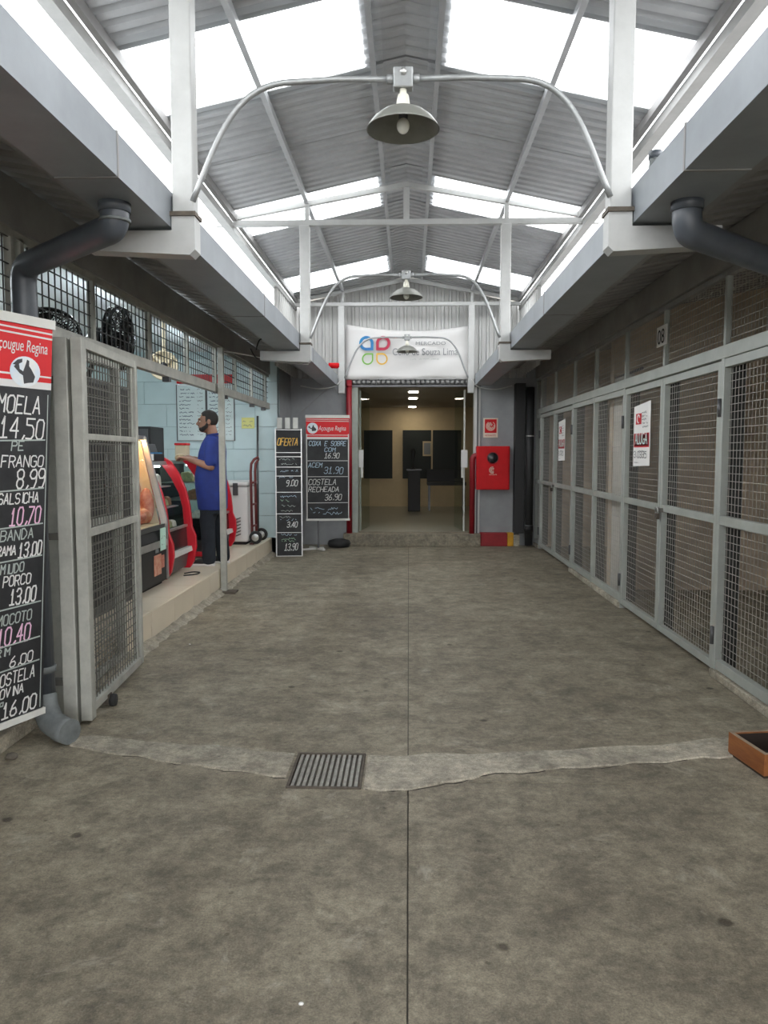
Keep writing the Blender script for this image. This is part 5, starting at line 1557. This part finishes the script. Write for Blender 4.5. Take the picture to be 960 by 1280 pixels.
# trunk under the clothes and legs, arms
limb(b, [(.02, 0, 1.36), (.0, 0, 1.15), (.01, 0, .95)], [.12, .125, .12])
SH = {-1: (.035, -.165, 1.375), 1: (.035, .165, 1.375)}
EL = {-1: (.045, -.235, 1.105), 1: (-.02, .22, 1.11)}
WR = {-1: (-.205, -.165, 1.185), 1: (-.225, .07, 1.195)}
for s in (-1, 1):
    limb(b, [SH[s], tuple((SH[s][i] + EL[s][i]) / 2 for i in range(3)), EL[s]], [.055, .050, .042])
    limb(b, [EL[s], tuple(EL[s][i] * .65 + WR[s][i] * .35 for i in range(3)), WR[s]], [.042, .042, .028])
    w = Vector(WR[s]); d = (Vector(WR[s]) - Vector(EL[s])).normalized()
    d = Vector((-.93, -.12 * s * 1.0 if s < 0 else -.18, .25)).normalized()
    side = d.cross(Vector((0, 0, 1))).normalized(); up = side.cross(d)
    palm = [w, w + d * .045, w + d * .085]
    b.ell(M(*(w + d * .05)), (.050, .034, .024), 12, 8, Matrix((d, side, up)).transposed())
    b.ell(M(*(w + d * .015)), (.034, .027, .022), 12, 8, Matrix((d, side, up)).transposed())
    for k, (o_, ln) in enumerate(((-.027, .058), (-.009, .068), (.009, .064), (.027, .050))):
        p0 = w + d * .082 + side * o_
        p1 = p0 + d * ln * .5 - up * .006
        p2 = p1 + d * ln * .32 - up * .022
        p3 = p2 + d * ln * .10 - up * .026
        limb(b, [tuple(p0), tuple(p1), tuple(p2), tuple(p3)], [.0098, .0092, .0085, .0075], 8)
    th0 = w + d * .03 + side * (.030 * (1 if s < 0 else -1))
    th1 = th0 + d * .030 + side * (.020 * (1 if s < 0 else -1)) - up * .012
    th2 = th1 + d * .028 - up * .018
    limb(b, [tuple(th0), tuple(th1), tuple(th2)], [.0125, .0105, .009], 8)
for s in (-1, 1):
    limb(b, [(.01, s * .085, .88), (-.01 + s * .03, s * .10, .47), (.03 + s * .055, s * .105, .10)], [.075, .052, .038])
body = b.build('body', 'skin', man); remesh(body, .0062, 4)
# shirt
b = MB()
rotm = None
def ring_loft(mb, rings, n=26):
    vs = []; fs = []
    for (cx, cy, z, rx, ry) in rings:
        for k in range(n):
            a = 2 * PI * k / n
            ca, sa = math.cos(a), math.sin(a)
            e = .82
            vs.append(M(cx + rx * math.copysign(abs(ca) ** e, ca), cy + ry * math.copysign(abs(sa) ** e, sa), z))
    for i in range(len(rings) - 1):
        for k in range(n): fs.append((i*n+k, i*n+(k+1) % n, (i+1)*n+(k+1) % n, (i+1)*n+k))
    fs.append(tuple(range(n))[::-1]); fs.append(tuple((len(rings)-1)*n + k for k in range(n)))
    mb._add(vs, fs, True)
ring_loft(b, [(.0, 0, .625, .155, .195), (-.005, 0, .75, .165, .200), (-.015, 0, .90, .172, .198), (-.018, 0, 1.02, .168, .196), (-.005, 0, 1.15, .152, .198), (.008, 0, 1.27, .142, .205), (.02, 0, 1.36, .122, .195), (.022, 0, 1.415, .095, .15), (.018, 0, 1.45, .070, .085)])
for s in (-1, 1):
    a = Vector(SH[s]); c = a + (Vector(EL[s]) - a) * .80
    limb(b, [tuple(a), tuple((a + c) / 2), tuple(c)], [.078, .074, .070], 14)
shirt = b.build('polo_shirt', 'shirt_blue', man); remesh(shirt, .010, 6)
b = MB()
b.tube([M(.018 + .066 * math.cos(a), .066 * math.sin(a), 1.455 + .012 * math.cos(a)) for a in [2*PI*k/20 for k in range(20)]], .016, 8, closed=True)
b.build('collar', 'shirt_blue', shirt, smooth=True)
# jeans
b = MB()
ring_loft(b, [(.005, 0, .58, .14, .18), (.0, 0, .70, .145, .182), (.0, 0, .86, .14, .18)])
for s in (-1, 1):
    limb(b, [(.005, s * .092, .72), (-.01 + s * .03, s * .10, .50), (.0 + s * .035, s * .102, .42), (.022 + s * .05, s * .105, .22), (.028 + s * .055, s * .106, .075)], [.105, .088, .082, .078, .076], 16)
jeans = b.build('jeans', 'jeans', man); remesh(jeans, .010, 5)
# shoes
for s in (-1, 1):
    xo = -.055 if s < 0 else .055
    sole = [(.095, .03), (.10, -.03), (.04, -.045), (-.06, -.046), (-.15, -.048), (-.20, -.03), (-.215, .0), (-.20, .03), (-.15, .046), (-.06, .044), (.04, .043)]
    MB().prism([M(x + xo, s * .108 + y, .002) for x, y in sole], (0, 0, .024)).build('shoe_sole', 'paper_white', man, bevel=.004)
    b = MB(); b.ell(M(.03 + xo, s * .108, .06), (.068, .042, .048), 14, 10); b.ell(M(-.06 + xo, s * .108, .048), (.075, .044, .036), 14, 10); b.ell(M(-.14 + xo, s * .108, .042), (.068, .044, .026), 14, 10)
    sh = b.build('shoe', 'shoe', man); remesh(sh, .008, 4)
# hair and beard
b = MB()
mbh = MB(); mbh.ell(M(HC[0] + .017, 0, 1.636), (.104, .081, .101), 36, 26)
hcn = M(HC[0] + .02, 0, 1.63)
for i, p in enumerate(mbh.v):
    q = p - MP
    lim = 1.685 if q.x < -.095 else (1.665 if q.x < -.055 else (1.59 if q.x < .0 else 1.535))
    if q.z < lim: mbh.v[i] = hcn + (p - hcn) * .80
hair = mbh.build('hair', 'hair', man)
b = MB()
b.ell(M(-.092, 0, 1.524), (.052, .054, .036), 16, 10)
for s in (-1, 1): limb(b, [(-.08, s * .048, 1.525), (-.045, s * .064, 1.548), (-.025, s * .070, 1.59)], [.026, .022, .013], 8)
limb(b, [(-.142, -.026, 1.556), (-.150, 0, 1.564), (-.142, .026, 1.556)], [.007, .008, .007], 6)
beard = b.build('beard', 'hair', man); remesh(beard, .007, 3)
for s in (-1, 1):
    e = MB().ell(M(-.122, s * .031, 1.606), (.010, .012, .007), 10, 8).build('eye', 'eye_white', man)
    MB().ell(M(-.130, s * .032, 1.606), (.004, .006, .006), 8, 6).build('iris', 'hair', e)
    MB().tube([M(-.132, s * .012, 1.625), M(-.139, s * .032, 1.632), M(-.120, s * .052, 1.627)], .0045, 6).build('eyebrow', 'hair', man)
# package in the hands
t = thing('meat_parcel', M(-.345, -.055, 1.15), 'brown paper parcel held in the hands of the man', 'parcel')
mb = MB(); mb.ell(M(-.345, -.055, 1.205), (.055, .085, .045), 14, 9)
mb.build('wrap', 'pack_tan', t)
t = thing('red_label_pack', (-2.62, 8.9, 1.42), 'pack with red lid on the chiller behind the hands', 'pack')
box('carton', (-2.80, 9.14, 1.421), (-2.66, 9.28, 1.60), 'cream_plastic', t, bevel=.01)
box('lid', (-2.805, 9.135, 1.60), (-2.655, 9.285, 1.625), 'banner_red', t, bevel=.004)
